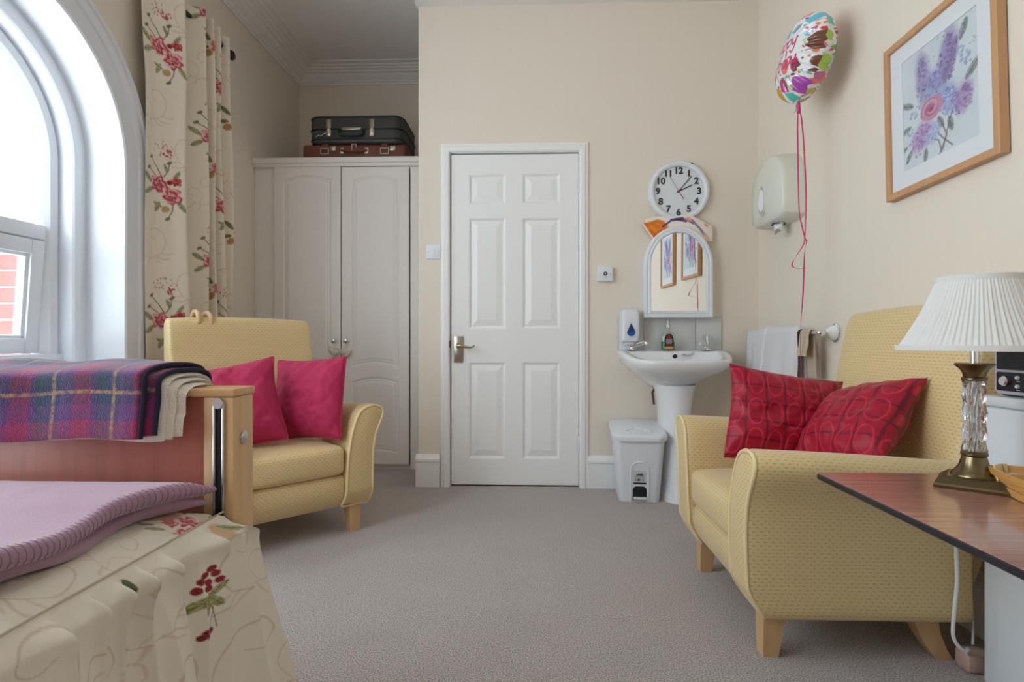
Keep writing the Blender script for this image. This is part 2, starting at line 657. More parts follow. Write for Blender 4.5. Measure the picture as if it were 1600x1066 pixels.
M['wicker'] = mat('wicker', srgb(206, 156, 88), 0.5, bump=0.4, bscale=60, stretch=(1, 1, 6), var=0.15, vscale=40)
M['wicker2'] = mat('pale_wicker', srgb(226, 196, 140), 0.5, bump=0.4, bscale=60, var=0.15, vscale=40)
M['stick'] = mat('pale_bent_wood', srgb(214, 176, 134), 0.4, var=0.1, vscale=14)
M['edge'] = mat('black_edging', srgb(34, 32, 38), 0.35)
M['heater'] = mat('white_enamel', srgb(222, 228, 234), 0.35)
M['dispenser'] = mat('ivory_plastic', srgb(220, 220, 208), 0.28)
M['paper'] = mat('white_paper', srgb(236, 236, 238), 0.9)
M['bluepl'] = mat('blue_plastic', srgb(20, 84, 160), 0.25)
M['bluedk'] = mat('dark_blue_plastic', srgb(16, 50, 104), 0.25)
M['red'] = mat('red_paint', srgb(150, 50, 50), 0.4)
M['label'] = mat('label_grey', srgb(206, 208, 210), 0.6)
M['labelblack'] = mat('label_black', srgb(38, 26, 24), 0.5)
M['labelred'] = mat('label_red', srgb(170, 60, 50), 0.5)
M['gold'] = mat('label_gold', srgb(206, 150, 92), 0.5)
M['mount'] = mat('white_mount_board', srgb(234, 237, 242), 0.8)
M['print'] = painted('art_print', 0.6, 0)
M['floral'] = painted('floral_cotton', 0.85, 0.25, 900, sheen=0.15)
M['tartan'] = painted('tartan_wool', 0.95, 1.0, 420, sheen=0.4)
M['cush'] = painted('red_satin', 0.45, 0.25, 300, sheen=0.08, spec=0.3)
M['foil'] = painted('printed_foil', 0.22, 0.0, spec=0.6, coat=0.5)
M['bagcloth'] = painted('butterfly_paper', 0.7, 0.1, 80)


def chair_fabric():
    m, nt, b = new_mat('gold_dotted_fabric')
    uv = nt.nodes.new('ShaderNodeUVMap')

    def vmath(op, a, bv=None):
        n = nt.nodes.new('ShaderNodeVectorMath')
        n.operation = op
        if hasattr(a, 'links'):
            nt.links.new(a, n.inputs[0])
        if bv is not None:
            n.inputs[1].default_value = bv
        return n

    def mr(src, a, c, lo, hi):
        n = nt.nodes.new('ShaderNodeMapRange')
        n.interpolation_type = 'SMOOTHSTEP'
        for k, v in zip(('From Min', 'From Max', 'To Min', 'To Max'), (a, c, lo, hi)):
            n.inputs[k].default_value = v
        nt.links.new(src, n.inputs[0])
        return n.outputs[0]

    def mm(op, a, c):
        n = nt.nodes.new('ShaderNodeMath')
        n.operation = op
        for k, v in ((0, a), (1, c)):
            if hasattr(v, 'links'):
                nt.links.new(v, n.inputs[k])
            else:
                n.inputs[k].default_value = v
        return n.outputs[0]
    sc = vmath('MULTIPLY', uv.outputs[0], (1 / .0195, 1 / .0195, 0))
    dots = None
    for off in ((0, 0, 0), (0.5, 0.5, 0)):
        a = vmath('ADD', sc.outputs[0], off)
        f = vmath('FRACTION', a.outputs[0])
        s = vmath('SUBTRACT', f.outputs[0], (0.5, 0.5, 0))
        st = vmath('MULTIPLY', s.outputs[0], (0.72, 1.35, 0))
        L = vmath('LENGTH', st.outputs[0])
        d = mr(L.outputs['Value'], 0.10, 0.21, 1, 0)
        dots = d if dots is None else mm('MAXIMUM', dots, d)
    # diamond lattice woven between the dots
    sx = nt.nodes.new('ShaderNodeSeparateXYZ')
    nt.links.new(sc.outputs[0], sx.inputs[0])
    lat = None
    for sg in (1, -1):
        q = mm('ADD', sx.outputs[0], mm('MULTIPLY', sx.outputs[1], sg))
        q = mm('FRACT', mm('ADD', q, 0.5), 0)
        q = mm('ABSOLUTE', mm('SUBTRACT', q, 0.5), 0)
        l_ = mr(q, 0.0, 0.10, 1, 0)
        lat = l_ if lat is None else mm('MAXIMUM', lat, l_)
    mix = nt.nodes.new('ShaderNodeMix')
    mix.data_type = 'RGBA'
    mix.inputs['A'].default_value = (*srgb(220, 194, 142), 1)
    mix.inputs['B'].default_value = (*srgb(236, 214, 166), 1)
    nt.links.new(mm('MULTIPLY', lat, 0.55), mix.inputs['Factor'])
    mix2 = nt.nodes.new('ShaderNodeMix')
    mix2.data_type = 'RGBA'
    mix2.inputs['B'].default_value = (*srgb(166, 134, 82), 1)
    nt.links.new(mix.outputs['Result'], mix2.inputs['A'])
    nt.links.new(mm('MULTIPLY', dots, 0.5), mix2.inputs['Factor'])
    nt.links.new(mix2.outputs['Result'], b.inputs['Base Color'])
    b.inputs['Roughness'].default_value = 0.5
    b.inputs['Sheen Weight'].default_value = 0.35
    b.inputs['Sheen Roughness'].default_value = 0.35
    h = mm('SUBTRACT', mm('MULTIPLY', lat, 0.35), dots)
    bp = nt.nodes.new('ShaderNodeBump')
    bp.inputs['Strength'].default_value = 0.5
    bp.inputs['Distance'].default_value = 0.0012
    nt.links.new(h, bp.inputs['Height'])
    nt.links.new(bp.outputs[0], b.inputs['Normal'])
    return m


M['chair'] = chair_fabric()
M['chairpipe'] = mat('gold_piping', srgb(232, 208, 160), 0.5, bump=0.2, bscale=500, sheen=0.3)


def carpet_mat():
    m, nt, b = new_mat('taupe_carpet')
    tc = nt.nodes.new('ShaderNodeTexCoord')
    n1 = nt.nodes.new('ShaderNodeTexNoise')
    n1.inputs['Scale'].default_value = 240
    n1.inputs['Detail'].default_value = 3
    n1.inputs['Roughness'].default_value = 0.7
    n2 = nt.nodes.new('ShaderNodeTexNoise')
    n2.inputs['Scale'].default_value = 5
    for n in (n1, n2):
        nt.links.new(tc.outputs['Object'], n.inputs['Vector'])
    r = nt.nodes.new('ShaderNodeValToRGB')
    r.color_ramp.elements[0].position = 0.38
    r.color_ramp.elements[0].color = (*srgb(118, 107, 103), 1)
    r.color_ramp.elements[1].position = 0.62
    r.color_ramp.elements[1].color = (*srgb(222, 211, 206), 1)
    nt.links.new(n1.outputs[0], r.inputs[0])
    mr = nt.nodes.new('ShaderNodeMapRange')
    mr.inputs['To Min'].default_value = 0.93
    mr.inputs['To Max'].default_value = 1.07
    nt.links.new(n2.outputs[0], mr.inputs[0])
    vm = nt.nodes.new('ShaderNodeVectorMath')
    vm.operation = 'SCALE'
    nt.links.new(r.outputs[0], vm.inputs[0])
    nt.links.new(mr.outputs[0], vm.inputs['Scale'])
    nt.links.new(vm.outputs[0], b.inputs['Base Color'])
    b.inputs['Roughness'].default_value = 1.0
    b.inputs['Specular IOR Level'].default_value = 0.1
    b.inputs['Sheen Weight'].default_value = 0.25
    bp = nt.nodes.new('ShaderNodeBump')
    bp.inputs['Strength'].default_value = 0.9
    bp.inputs['Distance'].default_value = 0.004
    nt.links.new(n1.outputs[0], bp.inputs['Height'])
    nt.links.new(bp.outputs[0], b.inputs['Normal'])
    return m


M['carpet'] = carpet_mat()


def table_mat():
    m, nt, b = new_mat('striped_mahogany_laminate')
    tc = nt.nodes.new('ShaderNodeTexCoord')
    mp = nt.nodes.new('ShaderNodeMapping')
    mp.inputs['Scale'].default_value = (.8, 150, 1)
    n = nt.nodes.new('ShaderNodeTexNoise')
    n.inputs['Scale'].default_value = 1.6
    n.inputs['Detail'].default_value = 4
    nt.links.new(tc.outputs['Object'], mp.inputs[0])
    nt.links.new(mp.outputs[0], n.inputs['Vector'])
    r = nt.nodes.new('ShaderNodeValToRGB')
    r.color_ramp.elements[0].position = 0.32
    r.color_ramp.elements[0].color = (*srgb(144, 100, 85), 1)
    r.color_ramp.elements[1].position = 0.68
    r.color_ramp.elements[1].color = (*srgb(190, 144, 126), 1)
    nt.links.new(n.outputs[0], r.inputs[0])
    nt.links.new(r.outputs[0], b.inputs['Base Color'])
    b.inputs['Roughness'].default_value = 0.16
    b.inputs['Coat Weight'].default_value = 0.4
    b.inputs['Coat Roughness'].default_value = 0.1
    return m


M['laminate'] = table_mat()


def struct(o):
    o['kind'] = 'structure'
    return o


# ------------------------------------------------------------------ room shell
XL, XR, YB, YA, YR = -1.88, 1.328, 3.34, 4.5, -2.2
XC = -0.672           # corner of the alcove
HC, HS = 3.03, 2.86   # high ceiling, lowered ceiling

mb = MB()
mb.box((XL - .25, YR - .1, -0.1), (XR + .1, YA + .1, 0.0))
struct(mb.build('floor', M['carpet'], smooth=False))
mb = MB()
mb.box((XL - .02, YR - .1, HC), (XR + .1, YA + .1, HC + .1))
struct(mb.build('ceiling', M['ceiling'], smooth=False))
mb = MB()
mb.box((XC - .012, 2.95, HS), (XR, YB + .02, HC - .001))
struct(tag(mb.build('ceiling_lowered', M['ceiling'], smooth=False)))


def holed_wall(name, axis, a, outer, holes, m):
    """flat wall in the plane axis=a with polygonal holes"""
    def mk(p):
        return Vector((a, p[0], p[1])) if axis == 0 else Vector((p[0], a, p[1]))
    polys = [[mk(p) for p in outer]] + [[mk(p) for p in h] for h in holes]
    tris = tessellate_polygon(polys)
    flat = [v for p in polys for v in p]
    mb = MB()
    mb._add(flat, tris)
    return struct(mb.build(name, m, smooth=False, boxuv=True))


AY, ASP, AR, ASILL = 1.935, 1.66, 0.575, 0.76   # arch: centre, springing, radius, sill


def arch_path(yc, r, n=40, bottom=None):
    """points (y,z) from bottom far side up, over the arch and down, offset outward by r"""
    b = ASILL if bottom is None else bottom
    R = AR + r
    pts = [(yc + R, b), (yc + R, (b + ASP) / 2), (yc + R, ASP)]
    pts += [(yc + R * math.cos(PI * k / n), ASP + R * math.sin(PI * k / n)) for k in range(1, n)]
    pts += [(yc - R, ASP), (yc - R, (b + ASP) / 2), (yc - R, b)]
    return pts


outer = [(YR, 0), (YA, 0), (YA, HC), (YR, HC)]
holed_wall('wall_left', 0, XL, outer, [arch_path(AY, 0), [(-.23, .48), (-.23, 2.72), (1.13, 2.72), (1.13, .48)]], M['wall'])  # the rectangular hole is for the added, unseen window
mb = MB()
mb.box((XR, YR, 0), (XR + .1, YA, HC))
struct(mb.build('wall_right', M['wall'], smooth=False))
DX0, DX1, DZ = -0.49, 0.29, 1.992
holed_wall('wall_back', 1, YB, [(XC, 0), (XR, 0), (XR, HS + .02), (XC, HS + .02)],
           [[(DX0, 0.001), (DX0, DZ), (DX1, DZ), (DX1, 0.001)]], M['wall'])
mb = MB()
mb.box((XC - .0, YB + .001, 0), (XC + .08, YA, HC - .002))
struct(mb.build('wall_alcove_side', M['wall'], smooth=False))
mb = MB()
mb.box((XL, YA, 0), (XC + .1, YA + .08, HC))
struct(mb.build('wall_alcove_back', M['wall'], smooth=False))
mb = MB()
mb.box((XL, YR - .1, 0), (XR, YR, HC))
struct(mb.build('wall_rear', M['wall'], smooth=False))

# cornice along the left wall and the alcove
CP = [(0, 0), (0, -.10), (.012, -.103), (.016, -.09), (.03, -.086), (.034, -.074), (.055, -.066), (.075, -.052), (.08, -.042),
      (.105, -.040), (.11, -.030), (.135, -.026), (.14, -.018), (.165, -.016), (.17, -.008), (.21, -.007), (.214, 0)]
mb = MB()
mb.loft([[(XL + p, YR, HC + z) for p, z in CP], [(XL + p, YA - p, HC + z) for p, z in CP]])
mb.loft([[(XL + p, YA - p, HC + z) for p, z in CP], [(XC, YA - p, HC + z) for p, z in CP]])
struct(mb.build('trim_1', M['ceiling'], angle=20))
mb = MB()
mb.box((XC, YB - .012, HS - .03), (XR, YB - .0005, HS - .0005), .004)

# baseboards
BP = [(0, 0), (.018, 0), (.018, .145), (.024, .15), (.024, .165), (.016, .175), (.010, .188), (0, .19)]


def baseboard(name, x0, y0, x1, y1):
    """runs from p0 to p1, sticking out to the left of travel"""
    d = Vector((x1 - x0, y1 - y0, 0)).normalized()
    n = Vector((-d.y, d.x, 0))
    mb = MB()
    mb.loft([[Vector((x0, y0, 0)) + n * p + Vector((0, 0, z)) for p, z in BP],
             [Vector((x1, y1, 0)) + n * p + Vector((0, 0, z)) for p, z in BP]])
    return struct(mb.build(name, M['doorwhite'], angle=25))


baseboard('baseboard_back_right', XR, YB, .333, YB)
baseboard('baseboard_back_left', -.545, YB, XC - .014, YB)
baseboard('baseboard_right', XR, YR, XR, YB)
baseboard('baseboard_left', XL, YB + .35, XL, YR)

# ------------------------------------------------------------------ door
tr = struct(empty('trim_2', ((DX0 + DX1) / 2, YB, 0)))
AW = .052
AP = [(0, 0), (0, .016), (.008, .020), (.03, .020), (.036, .014), (.048, .012), (.052, 0)]   # (across, out)


def arch_piece(name, pts):
    mb = MB()
    mb.loft(pts)
    o = mb.build(name, M['doorwhite'], tr, angle=25)
    return o


cx_ = (DX0 + DX1) / 2
for s, xin in ((-1, DX0 + .004), (1, DX1 - .004)):
    arch_piece('side_casing', [[(xin + s * a - cx_, -o_, 0) for a, o_ in AP], [(xin + s * a - cx_, -o_, DZ - .004 + a) for a, o_ in AP]])
arch_piece('head_casing', [[(DX0 + .004 - a - cx_, -o_, DZ - .004 + a) for a, o_ in AP], [(DX1 - .004 + a - cx_, -o_, DZ - .004 + a) for a, o_ in AP]])
mb = MB()
mb.box((DX0 - cx_, 0.0005, 0), (DX0 + .008 - cx_, .12, DZ))
mb.box((DX1 - .008 - cx_, 0.0005, 0), (DX1 - cx_, .12, DZ))
mb.box((DX0 + .008 - cx_, 0.0005, DZ - .008), (DX1 - .008 - cx_, .12, DZ))
mb.build('lining', M['doorwhite'], tr, smooth=False)
mb = MB()
mb.box((DX0 - .1 - cx_, .13, -.05), (DX1 + .3 - cx_, .14, DZ + .2))
mb.build('door_gap_shade', M['dark'], tr, smooth=False)  # black sheet stands in for the shade behind the door gaps

DL, DR = -0.476, 0.279
door = struct(tag(empty('door_1', ((DL + DR) / 2, YB, 0)), 'white six panel interior door with lever handle'))
DW, DH, DB = DR - DL, 1.975, 0.012
hw = DW / 2
px = lambda u: (u - 804.0) / 263.5           # photo scale on the door plane, metres
zz = lambda v: .87 - (v - 532.0) / 263.5
cols_ = [(px(732), px(790)), (px(816), px(875))]
rows_ = [(zz(318), zz(271)), (zz(514), zz(340)), (zz(718), zz(566))]
mb = MB()
xs = [-hw, cols_[0][0], cols_[0][1], cols_[1][0], cols_[1][1], hw]
zs = [DB, rows_[2][0], rows_[2][1], rows_[1][0], rows_[1][1], rows_[0][0], rows_[0][1], DH]
Yf, Yk = .004, .044
for i in (0, 2, 4):
    mb.box((xs[i], Yf, DB), (xs[i + 1], Yk, DH))
for j in (0, 2, 4, 6):
    for i in (1, 3):
        mb.box((xs[i], Yf, zs[j]), (xs[i + 1], Yk, zs[j + 1]))
mb.build('leaf', M['doorwhite'], door, smooth=False, weld=.0003)


def raised_panel(x0, x1, z0, z1):
    mb = MB()
    rings = []
    for ins, y in ((0, Yf), (.006, Yf + .002), (.013, Yf + .011), (.017, Yf + .012), (.05, Yf + .003), (.052, Yf + .002), (.053, Yf + .002)):
        rings.append([(x0 + ins, y, z0 + ins), (x1 - ins, y, z0 + ins), (x1 - ins, y, z1 - ins), (x0 + ins, y, z1 - ins)])
    mb.loft(rings, cap=False)
    a = rings[-1]
    mb._add(a, [(0, 1, 2, 3)])
    return mb.build('panel', M['doorwhite'], door, smooth=False, weld=.0002)


for (x0, x1) in cols_:
    for (z0, z1) in rows_:
        raised_panel(x0, x1, z0, z1)
# handle
mb = MB()
hx, hz = px(716), zz(546)
mb.box((hx - .027, -.006, hz - .078), (hx + .027, Yf, hz + .078), .003)
mb.box((hx - .021, -.009, hz - .07), (hx + .021, -.005, hz + .07), .002)
hp = mb.build('handle_plate', M['nickel'], door)
mb = MB()
mb.lathe([(.016, 0), (.014, .012), (.009, .02), (.009, .05)], n=20, M=Matrix.Translation((hx, -.006, hz + .022)) @ Matrix.Rotation(PI / 2, 4, 'X'), close=True)
pts = catmull([(hx, -.05, hz + .022), (hx + .02, -.056, hz + .022), (hx + .05, -.056, hz + .014), (hx + .08, -.054, hz + .012), (hx + .097, -.05, hz + .02)], 6)
mb.tube(pts, .007, 10, radii=[.009 - .004 * k / (len(pts) - 1) for k in range(len(pts))])
mb.sphere(pts[-1], .007)
mb.build('lever', M['nickel'], hp)
for z in (zz(290), zz(693)):
    mb = MB()
    mb.cyl((hw + .004, -.004, z - .045), (hw + .004, -.004, z + .045), .007, n=12)
    for k in (-.027, 0, .027):
        mb.cyl((hw + .004, -.004, z + k - .008), (hw + .004, -.004, z + k + .008), .0082, n=12)
    mb.box((hw - .012, Yf - .002, z - .045), (hw + .004, Yf, z + .045))
    mb.build('hinge', M['white'], door)
mb = MB()
mb.box((-hw - .012, -.003, hz + .01), (-hw - .003, .002, hz + .05))
mb.build('strike_plate', M['brass'], door)


# ------------------------------------------------------------------ arched windows
def arch_sweep(mb, prof, yc, yref, n=40, bottom=None):
    rings = []
    for r, x in prof:
        rings.append([(x - XL, y - yref, z) for y, z in arch_path(yc, r, n, bottom)])
    mb.loft(rings, closed=False, cap=False)


def arch_window(name, yc, open_casement):
    w = struct(empty(name, (XL, yc, 0)))
    mb = MB()
    arch_sweep(mb, [(0, XL + .0005), (0, XL - .157)], yc, yc)
    mb.build('reveal', M['white'], w, angle=40)
    mb = MB()
    arch_sweep(mb, [(.0, XL - .157), (-.03, XL - .157), (-.034, XL - .152), (-.068, XL - .152), (-.075, XL - .160), (-.075, XL - .225)], yc, yc)
    mb.build('inner_lining', M['upvc'], w, angle=30)
    mb = MB()
    arch_sweep(mb, [(-.06, XL - .22), (-.075, XL - .225), (-.085, XL - .215), (-.125, XL - .215), (-.135, XL - .225), (-.15, XL - .24), (-.15, XL - .28), (-.07, XL - .28)], yc, yc)
    h = AR - .145
    T0, T1 = 1.302, 1.365
    mb.box((-.28, -h, T0), (-.215, h, T1), .006)
    mb.box((-.28, -.035, ASILL), (-.215, .035, T0), .006)
    mb.box((-.30, -.503, ASILL - .02), (-.20, .503, ASILL + .05), .003)
    mb.build('frame', M['upvc'], w, angle=30)
    # arched top pane
    pts = [(yc - yc + (AR - .148) * math.cos(PI * k / 40), ASP + (AR - .148) * math.sin(PI * k / 40)) for k in range(41)]
    pts = [(AR - .148, T1)] + pts + [(-(AR - .148), T1)]
    mb = MB()
    mb.prism(pts, 0, -.252, -.248)
    mb.build('pane', M['pane'], w, smooth=False)
    for s in (-1, 1):
        ang = math.radians(-4 if (open_casement and s > 0) else 0)
        Mx = Matrix.Translation((-.245, 0, T0 - .004)) @ Matrix.Rotation(-ang, 4, 'Y')
        y0, y1 = (.04, h - .004) if s > 0 else (-h + .004, -.04)
        zb = -(T0 - ASILL - .06)
        mb = MB()
        for a, b_, c, d in ((y0, y0 + .062, zb, 0), (y1 - .062, y1, zb, 0), (y0 + .062, y1 - .062, zb, zb + .062), (y0 + .062, y1 - .062, -.062, 0)):
            mb.box((-.03, a, c), (.03, b_, d), .005, M=Mx)
        for a, b_, c, d in ((y0 + .058, y0 + .078, zb + .06, -.06), (y1 - .078, y1 - .058, zb + .06, -.06), (y0 + .06, y1 - .06, zb + .058, zb + .076), (y0 + .06, y1 - .06, -.076, -.058)):
            mb.box((-.018, a, c), (.018, b_, d), .004, M=Mx)
        cs = mb.build('casement', M['upvc'], w, angle=30)
        mb = MB()
        mb.box((-.003, y0 + .07, zb + .068), (.003, y1 - .07, -.068), M=Mx)
        mb.build('casement_pane', M['pane'], cs, smooth=False)
    mb = MB()
    mb.box((-.225, -AR, ASILL - .03), (.0, AR, ASILL), .004)
    mb.box((.0, -AR - .1, ASILL - .03), (.05, AR + .1, ASILL), .008)
    mb.build('sill', M['white'], w)
    # moulded surround on the wall
    mb = MB()
    arch_sweep(mb, [(-.002, XL - .01), (-.002, XL + .026), (.006, XL + .032), (.075, XL + .034), (.08, XL + .042), (.098, XL + .046), (.104, XL + .036),
                    (.122, XL + .040), (.128, XL + .050), (.146, XL + .050), (.152, XL + .038), (.168, XL + .030), (.182, XL + .022), (.19, XL)], yc, yc)
    mb.build('moulded_surround', M['white'], w, angle=20)
    return w


arch_window('window_1', AY, True)
w2 = struct(empty('added_window', (XL, .45, .48)))  # unseen window, added to fill the room with daylight
mb = MB()
for y0, y1, z0, z1 in ((-.68, -.60, 0, 2.24), (.60, .68, 0, 2.24), (-.60, .60, 0, .08), (-.60, .60, 2.16, 2.24), (-.03, .03, .08, 2.16)):
    mb.box((-.20, y0, z0), (-.13, y1, z1), .005)
mb.build('frame', M['upvc'], w2)
for y in (-.315, .315):
    mb = MB()
    mb.box((-.167, y - .29, .08), (-.163, y + .29, 2.16))
    mb.build('pane', M['pane'], w2, smooth=False)

# brick return of the neighbouring facade seen through the open light
bw = struct(tag(empty('wall_outside', (-2.30, 2.47, 0.0)), 'red brick return wall seen through the lower window'))
mb = MB()
mb.box((-1.6, .008, .2), (-.015, .22, 1.43))
mb.build('mortar', M['mortar'], bw, smooth=False)
mb = MB()
mb.box((-.107, 0, -.0325), (.107, .1, .0325), .004, 1)
proto = mb.build('brick', M['brick'], bw)
bx = []
for r in range(16):
    z = .25 + r * .075
    if r % 2:
        bx.append((-.056, z, .48))
    for k in range(7):
        bx.append((-.108 - k * .225 - (.112 if r % 2 else 0), z, 1.0))
for i, (x, z, sc) in enumerate(bx):
    o = proto if i == 0 else proto.copy()
    if i:
        COL.objects.link(o)
    o.location = (x, RNG.uniform(-.003, .003), z)
    o.scale = (sc, 1, 1)
    o.parent = bw

# ------------------------------------------------------------------ wardrobe
WY = 3.746
wd = thing('wardrobe', 'built-in ivory two door wardrobe filling the alcove beside the white door', 'wardrobe', (-1.276, WY, 0))
WL, WR = XL + .002 + 1.276, XC - .002 + 1.276
mb = MB()
mb.box((WL, .022, 0.0), (-.452, .04, 2.062))
mb.box((.462, .022, 0.0), (WR, .04, 2.062))
mb.box((-.452, .022, 2.03), (.462, .04, 2.062))
mb.box((-.452, .03, 0.0), (.462, .05, .03))
mb.box((WL, .04, 0), (WL + .018, .70, 2.06))
mb.box((WR - .018, .04, 0), (WR, .70, 2.06))
mb.box((WL, .70, 0), (WR, .715, 2.06))
mb.build('carcass', M['wardrobe'], wd, smooth=False)
mb = MB()
mb.box((WL, -.02, 2.062), (WR, .715, 2.098), .004)
mb.box((WL + .002, -.006, 2.04), (WR, .03, 2.064), .004)
mb.build('top_shelf', M['wardrobe'], wd)


def routed_door(x0, x1, z0, z1, knob_x):
    W, Hh = x1 - x0, z1 - z0
    nx, nz = 110, 420
    X, Z = np.meshgrid(np.linspace(0, W, nx), np.linspace(0, Hh, nz), indexing='ij')
    m_ = .068
    xc = W / 2
    hwid = W / 2 - m_
    arch = lambda rise: rise * np.cos(np.clip((X - xc) / hwid, -1, 1) * PI / 2) ** 1.0

    def shape(zb, zt, rise_b, rise_t):
        dx = hwid - np.abs(X - xc)
        dt = (zt + arch(rise_t)) - Z
        db = Z - (zb + arch(rise_b))
        return np.minimum(dx, np.minimum(dt, db))
    zmid = Hh * .30
    d1 = shape(zmid + .055, Hh - .085, .028, .028)
    d2 = shape(.075, zmid - .045, .022, .03)
    d = np.maximum(d1, d2)
    prof = -.0055 * np.exp(-((d - .008) / .006) ** 2) - .0035 * np.exp(-((d - .026) / .005) ** 2)
    prof -= .0018 * sstep(.0, .008, d) * (1 - sstep(.02, .03, d))
    edge = np.minimum(np.minimum(X, W - X), np.minimum(Z, Hh - Z))
    Y = -.0 - prof + .004 * (1 - sstep(0, .005, edge))
    P = np.stack([X + x0, Y, Z + z0], -1)
    P2 = np.stack([X[::10, ::10] + x0, np.full_like(X[::10, ::10], .020), Z[::10, ::10] + z0], -1)
    sides = []
    for sl in (P[0, :], P[-1, :], P[:, 0], P[:, -1]):
        b_ = sl.copy()
        b_[:, 1] = .020
        sides.append(np.stack([sl, b_], 0))
    dr = grid_obj('door', P, M['wardrobe'], wd, extra=[P2] + sides, angle=40)
    mb = MB()
    mb.lathe([(.006, 0), (.006, .012), (.013, .016), (.015, .022), (.012, .028), (.004, .030)], n=20,
             M=Matrix.Translation((knob_x, 0, .865)) @ Matrix.Rotation(PI / 2, 4, 'X'), close=True)
    mb.build('knob', M['steel'], dr)
    return dr


routed_door(-.463, -.006, .035, 2.040, -.045)
routed_door(.001, .456, .035, 2.036, .037)


def heart(x, z, label, tilt):
    h = thing('heart_ornament', label, 'ornament', (x, WY - .022, z), 0, 'padded hearts on the wardrobe knobs')
    pts = []
    for k in range(48):
        t = 2 * PI * k / 48
        pts.append((16 * math.sin(t) ** 3, 13 * math.cos(t) - 5 * math.cos(2 * t) - 2 * math.cos(3 * t) - math.cos(4 * t)))
    mb = MB()
    rings = []
    for s in np.linspace(-1, 1, 9):
        k = .0024 * math.sqrt(max(1 - (abs(s)) ** 2.4, 0.02))
        rings.append([(p[0] * k, s * .013, p[1] * k) for p in pts])
    mb.loft(rings)
    b = mb.build('padded_heart', M['heart'], h, angle=60)
    b.rotation_euler = (0, tilt, 0)
    mb = MB()
    mb.tube([(-.006, 0, .02), (-.004, .012, .05), (0, .008, .066), (.006, .012, .05), (.008, 0, .02)], .0009, 6)
    mb.build('hanging_loop', M['cord'], h)


heart(-1.276 - .045, .795, 'pale green grey padded heart hanging from the left wardrobe door knob', .2)
heart(-1.276 + .04, .79, 'cream padded heart hanging from the right wardrobe door knob', -.15)


# ------------------------------------------------------------------ suitcases on the wardrobe
def rrect(w, h, r, n=8):
    pts = []
    for cx, cy, a0 in ((w / 2 - r, h / 2 - r, 0), (-w / 2 + r, h / 2 - r, PI / 2), (-w / 2 + r, -h / 2 + r, PI), (w / 2 - r, -h / 2 + r, 3 * PI / 2)):
        for k in range(n + 1):
            a = a0 + PI / 2 * k / n
            pts.append((cx + r * math.cos(a), cy + r * math.sin(a)))
    return pts


def case_body(w, d, h, rc, re, zoff=0.0):
    """suitcase lying flat: footprint w x d with corner radius rc, height h with edge radius re"""
    mb = MB()
    rings = []
    for k in range(7):
        a = PI / 2 * k / 6
        ins = re * (1 - math.sin(a))
        z = re * (1 - math.cos(a))
        rings.append([(x, y, zoff + z) for x, y in rrect(w - 2 * ins, d - 2 * ins, max(rc - ins, .006))])
    for k in range(6, -1, -1):
        a = PI / 2 * k / 6
        ins = re * (1 - math.sin(a))
        z = h - re * (1 - math.cos(a))
        rings.append([(x, y, zoff + z) for x, y in rrect(w - 2 * ins, d - 2 * ins, max(rc - ins, .006))])
    mb.loft(rings)
    return mb


bc = thing('suitcase', 'brown leather suitcase with buckled straps lying beneath the black one on the wardrobe', 'suitcase', (-1.215, WY + .30, 2.098), .02)
case_body(.72, .46, .115, .03, .018).build('body', M['brown_leather'], bc)
fy = -.23
for x in (-.20, .21):
    mb = MB()
    mb.box((x - .02, fy - .006, .004), (x + .02, fy, .112), .002)
    mb.box((x - .02, fy, .1135), (x + .02, .2, .119), .002)
    st = mb.build('strap', M['brown_leather'], bc)
    mb = MB()
    for a, b_, c, d in ((-.03, -.024, .045, .085), (.024, .03, .045, .085), (-.03, .03, .08, .086), (-.03, .03, .044, .05)):
        mb.box((x + a, fy - .012, c), (x + b_, fy - .006, d))
    mb.box((x + .034, fy - .008, .07), (x + .075, fy, .10), .002)
    mb.build('buckle', M['nickel'], st)
mb = MB()
for a, b_, c, d in ((-.018, -.012, .06, .115), (.012, .018, .09, .115), (-.018, .018, .109, .115), (-.018, .0, .06, .075)):
    mb.box((a, fy - .008, c), (b_, fy, d))
mb.build('lock', M['nickel'], bc)
mb = MB()
mb.tube(catmull([(-.085, fy - .004, .07), (-.075, fy - .02, .066), (-.04, fy - .028, .058), (.04, fy - .028, .058), (.075, fy - .02, .066), (.085, fy - .004, .07)], 5), .008)
hd = mb.build('handle', M['brown_leather'], bc)
for x in (-.085, .085):
    mb = MB()
    mb.box((x - .014, fy - .007, .05), (x + .014, fy, .09), .002)
    mb.build('handle_mount', M['nickel'], hd)

sc_ = thing('suitcase', 'black vinyl suitcase with two silver catches lying on top of the brown one', 'suitcase', (-1.205, WY + .305, 2.098 + .1195), .0)
tilt = Matrix.Rotation(math.radians(-1.0), 4, 'Y')
SW, SD, SH = .655, .45, .205
bd = case_body(SW, SD, SH, .07, .03)
bd.build('body', M['black_case'], sc_)
for z, r in ((.105, .006), (.035, .004), (SH - .02, .003)):
    mb = MB()
    ring = [(x, y, z) for x, y in rrect(SW + .002, SD + .002, .07)]
    mb.tube(ring, r, 8, closed=True)
    mb.build('piping', M['case_trim'], sc_)
fy = -SD / 2
for x in (-.187, .112):
    mb = MB()
    mb.box((x - .017, fy - .006, .055), (x + .017, fy + .004, .17), .002)
    mb.box((x - .009, fy - .012, .075), (x + .009, fy - .004, .16), .002)
    mb.sphere((x, fy - .010, .115), .008)
    mb.build('catch', M['nickel'], sc_)
mb = MB()
mb.tube(catmull([(-.105, fy - .004, .095), (-.105, fy - .02, .085), (-.10, fy - .026, .06), (-.06, fy - .028, .052), (.02, fy - .028, .052), (.05, fy - .026, .06), (.055, fy - .02, .085), (.055, fy - .004, .095)], 5), .009)
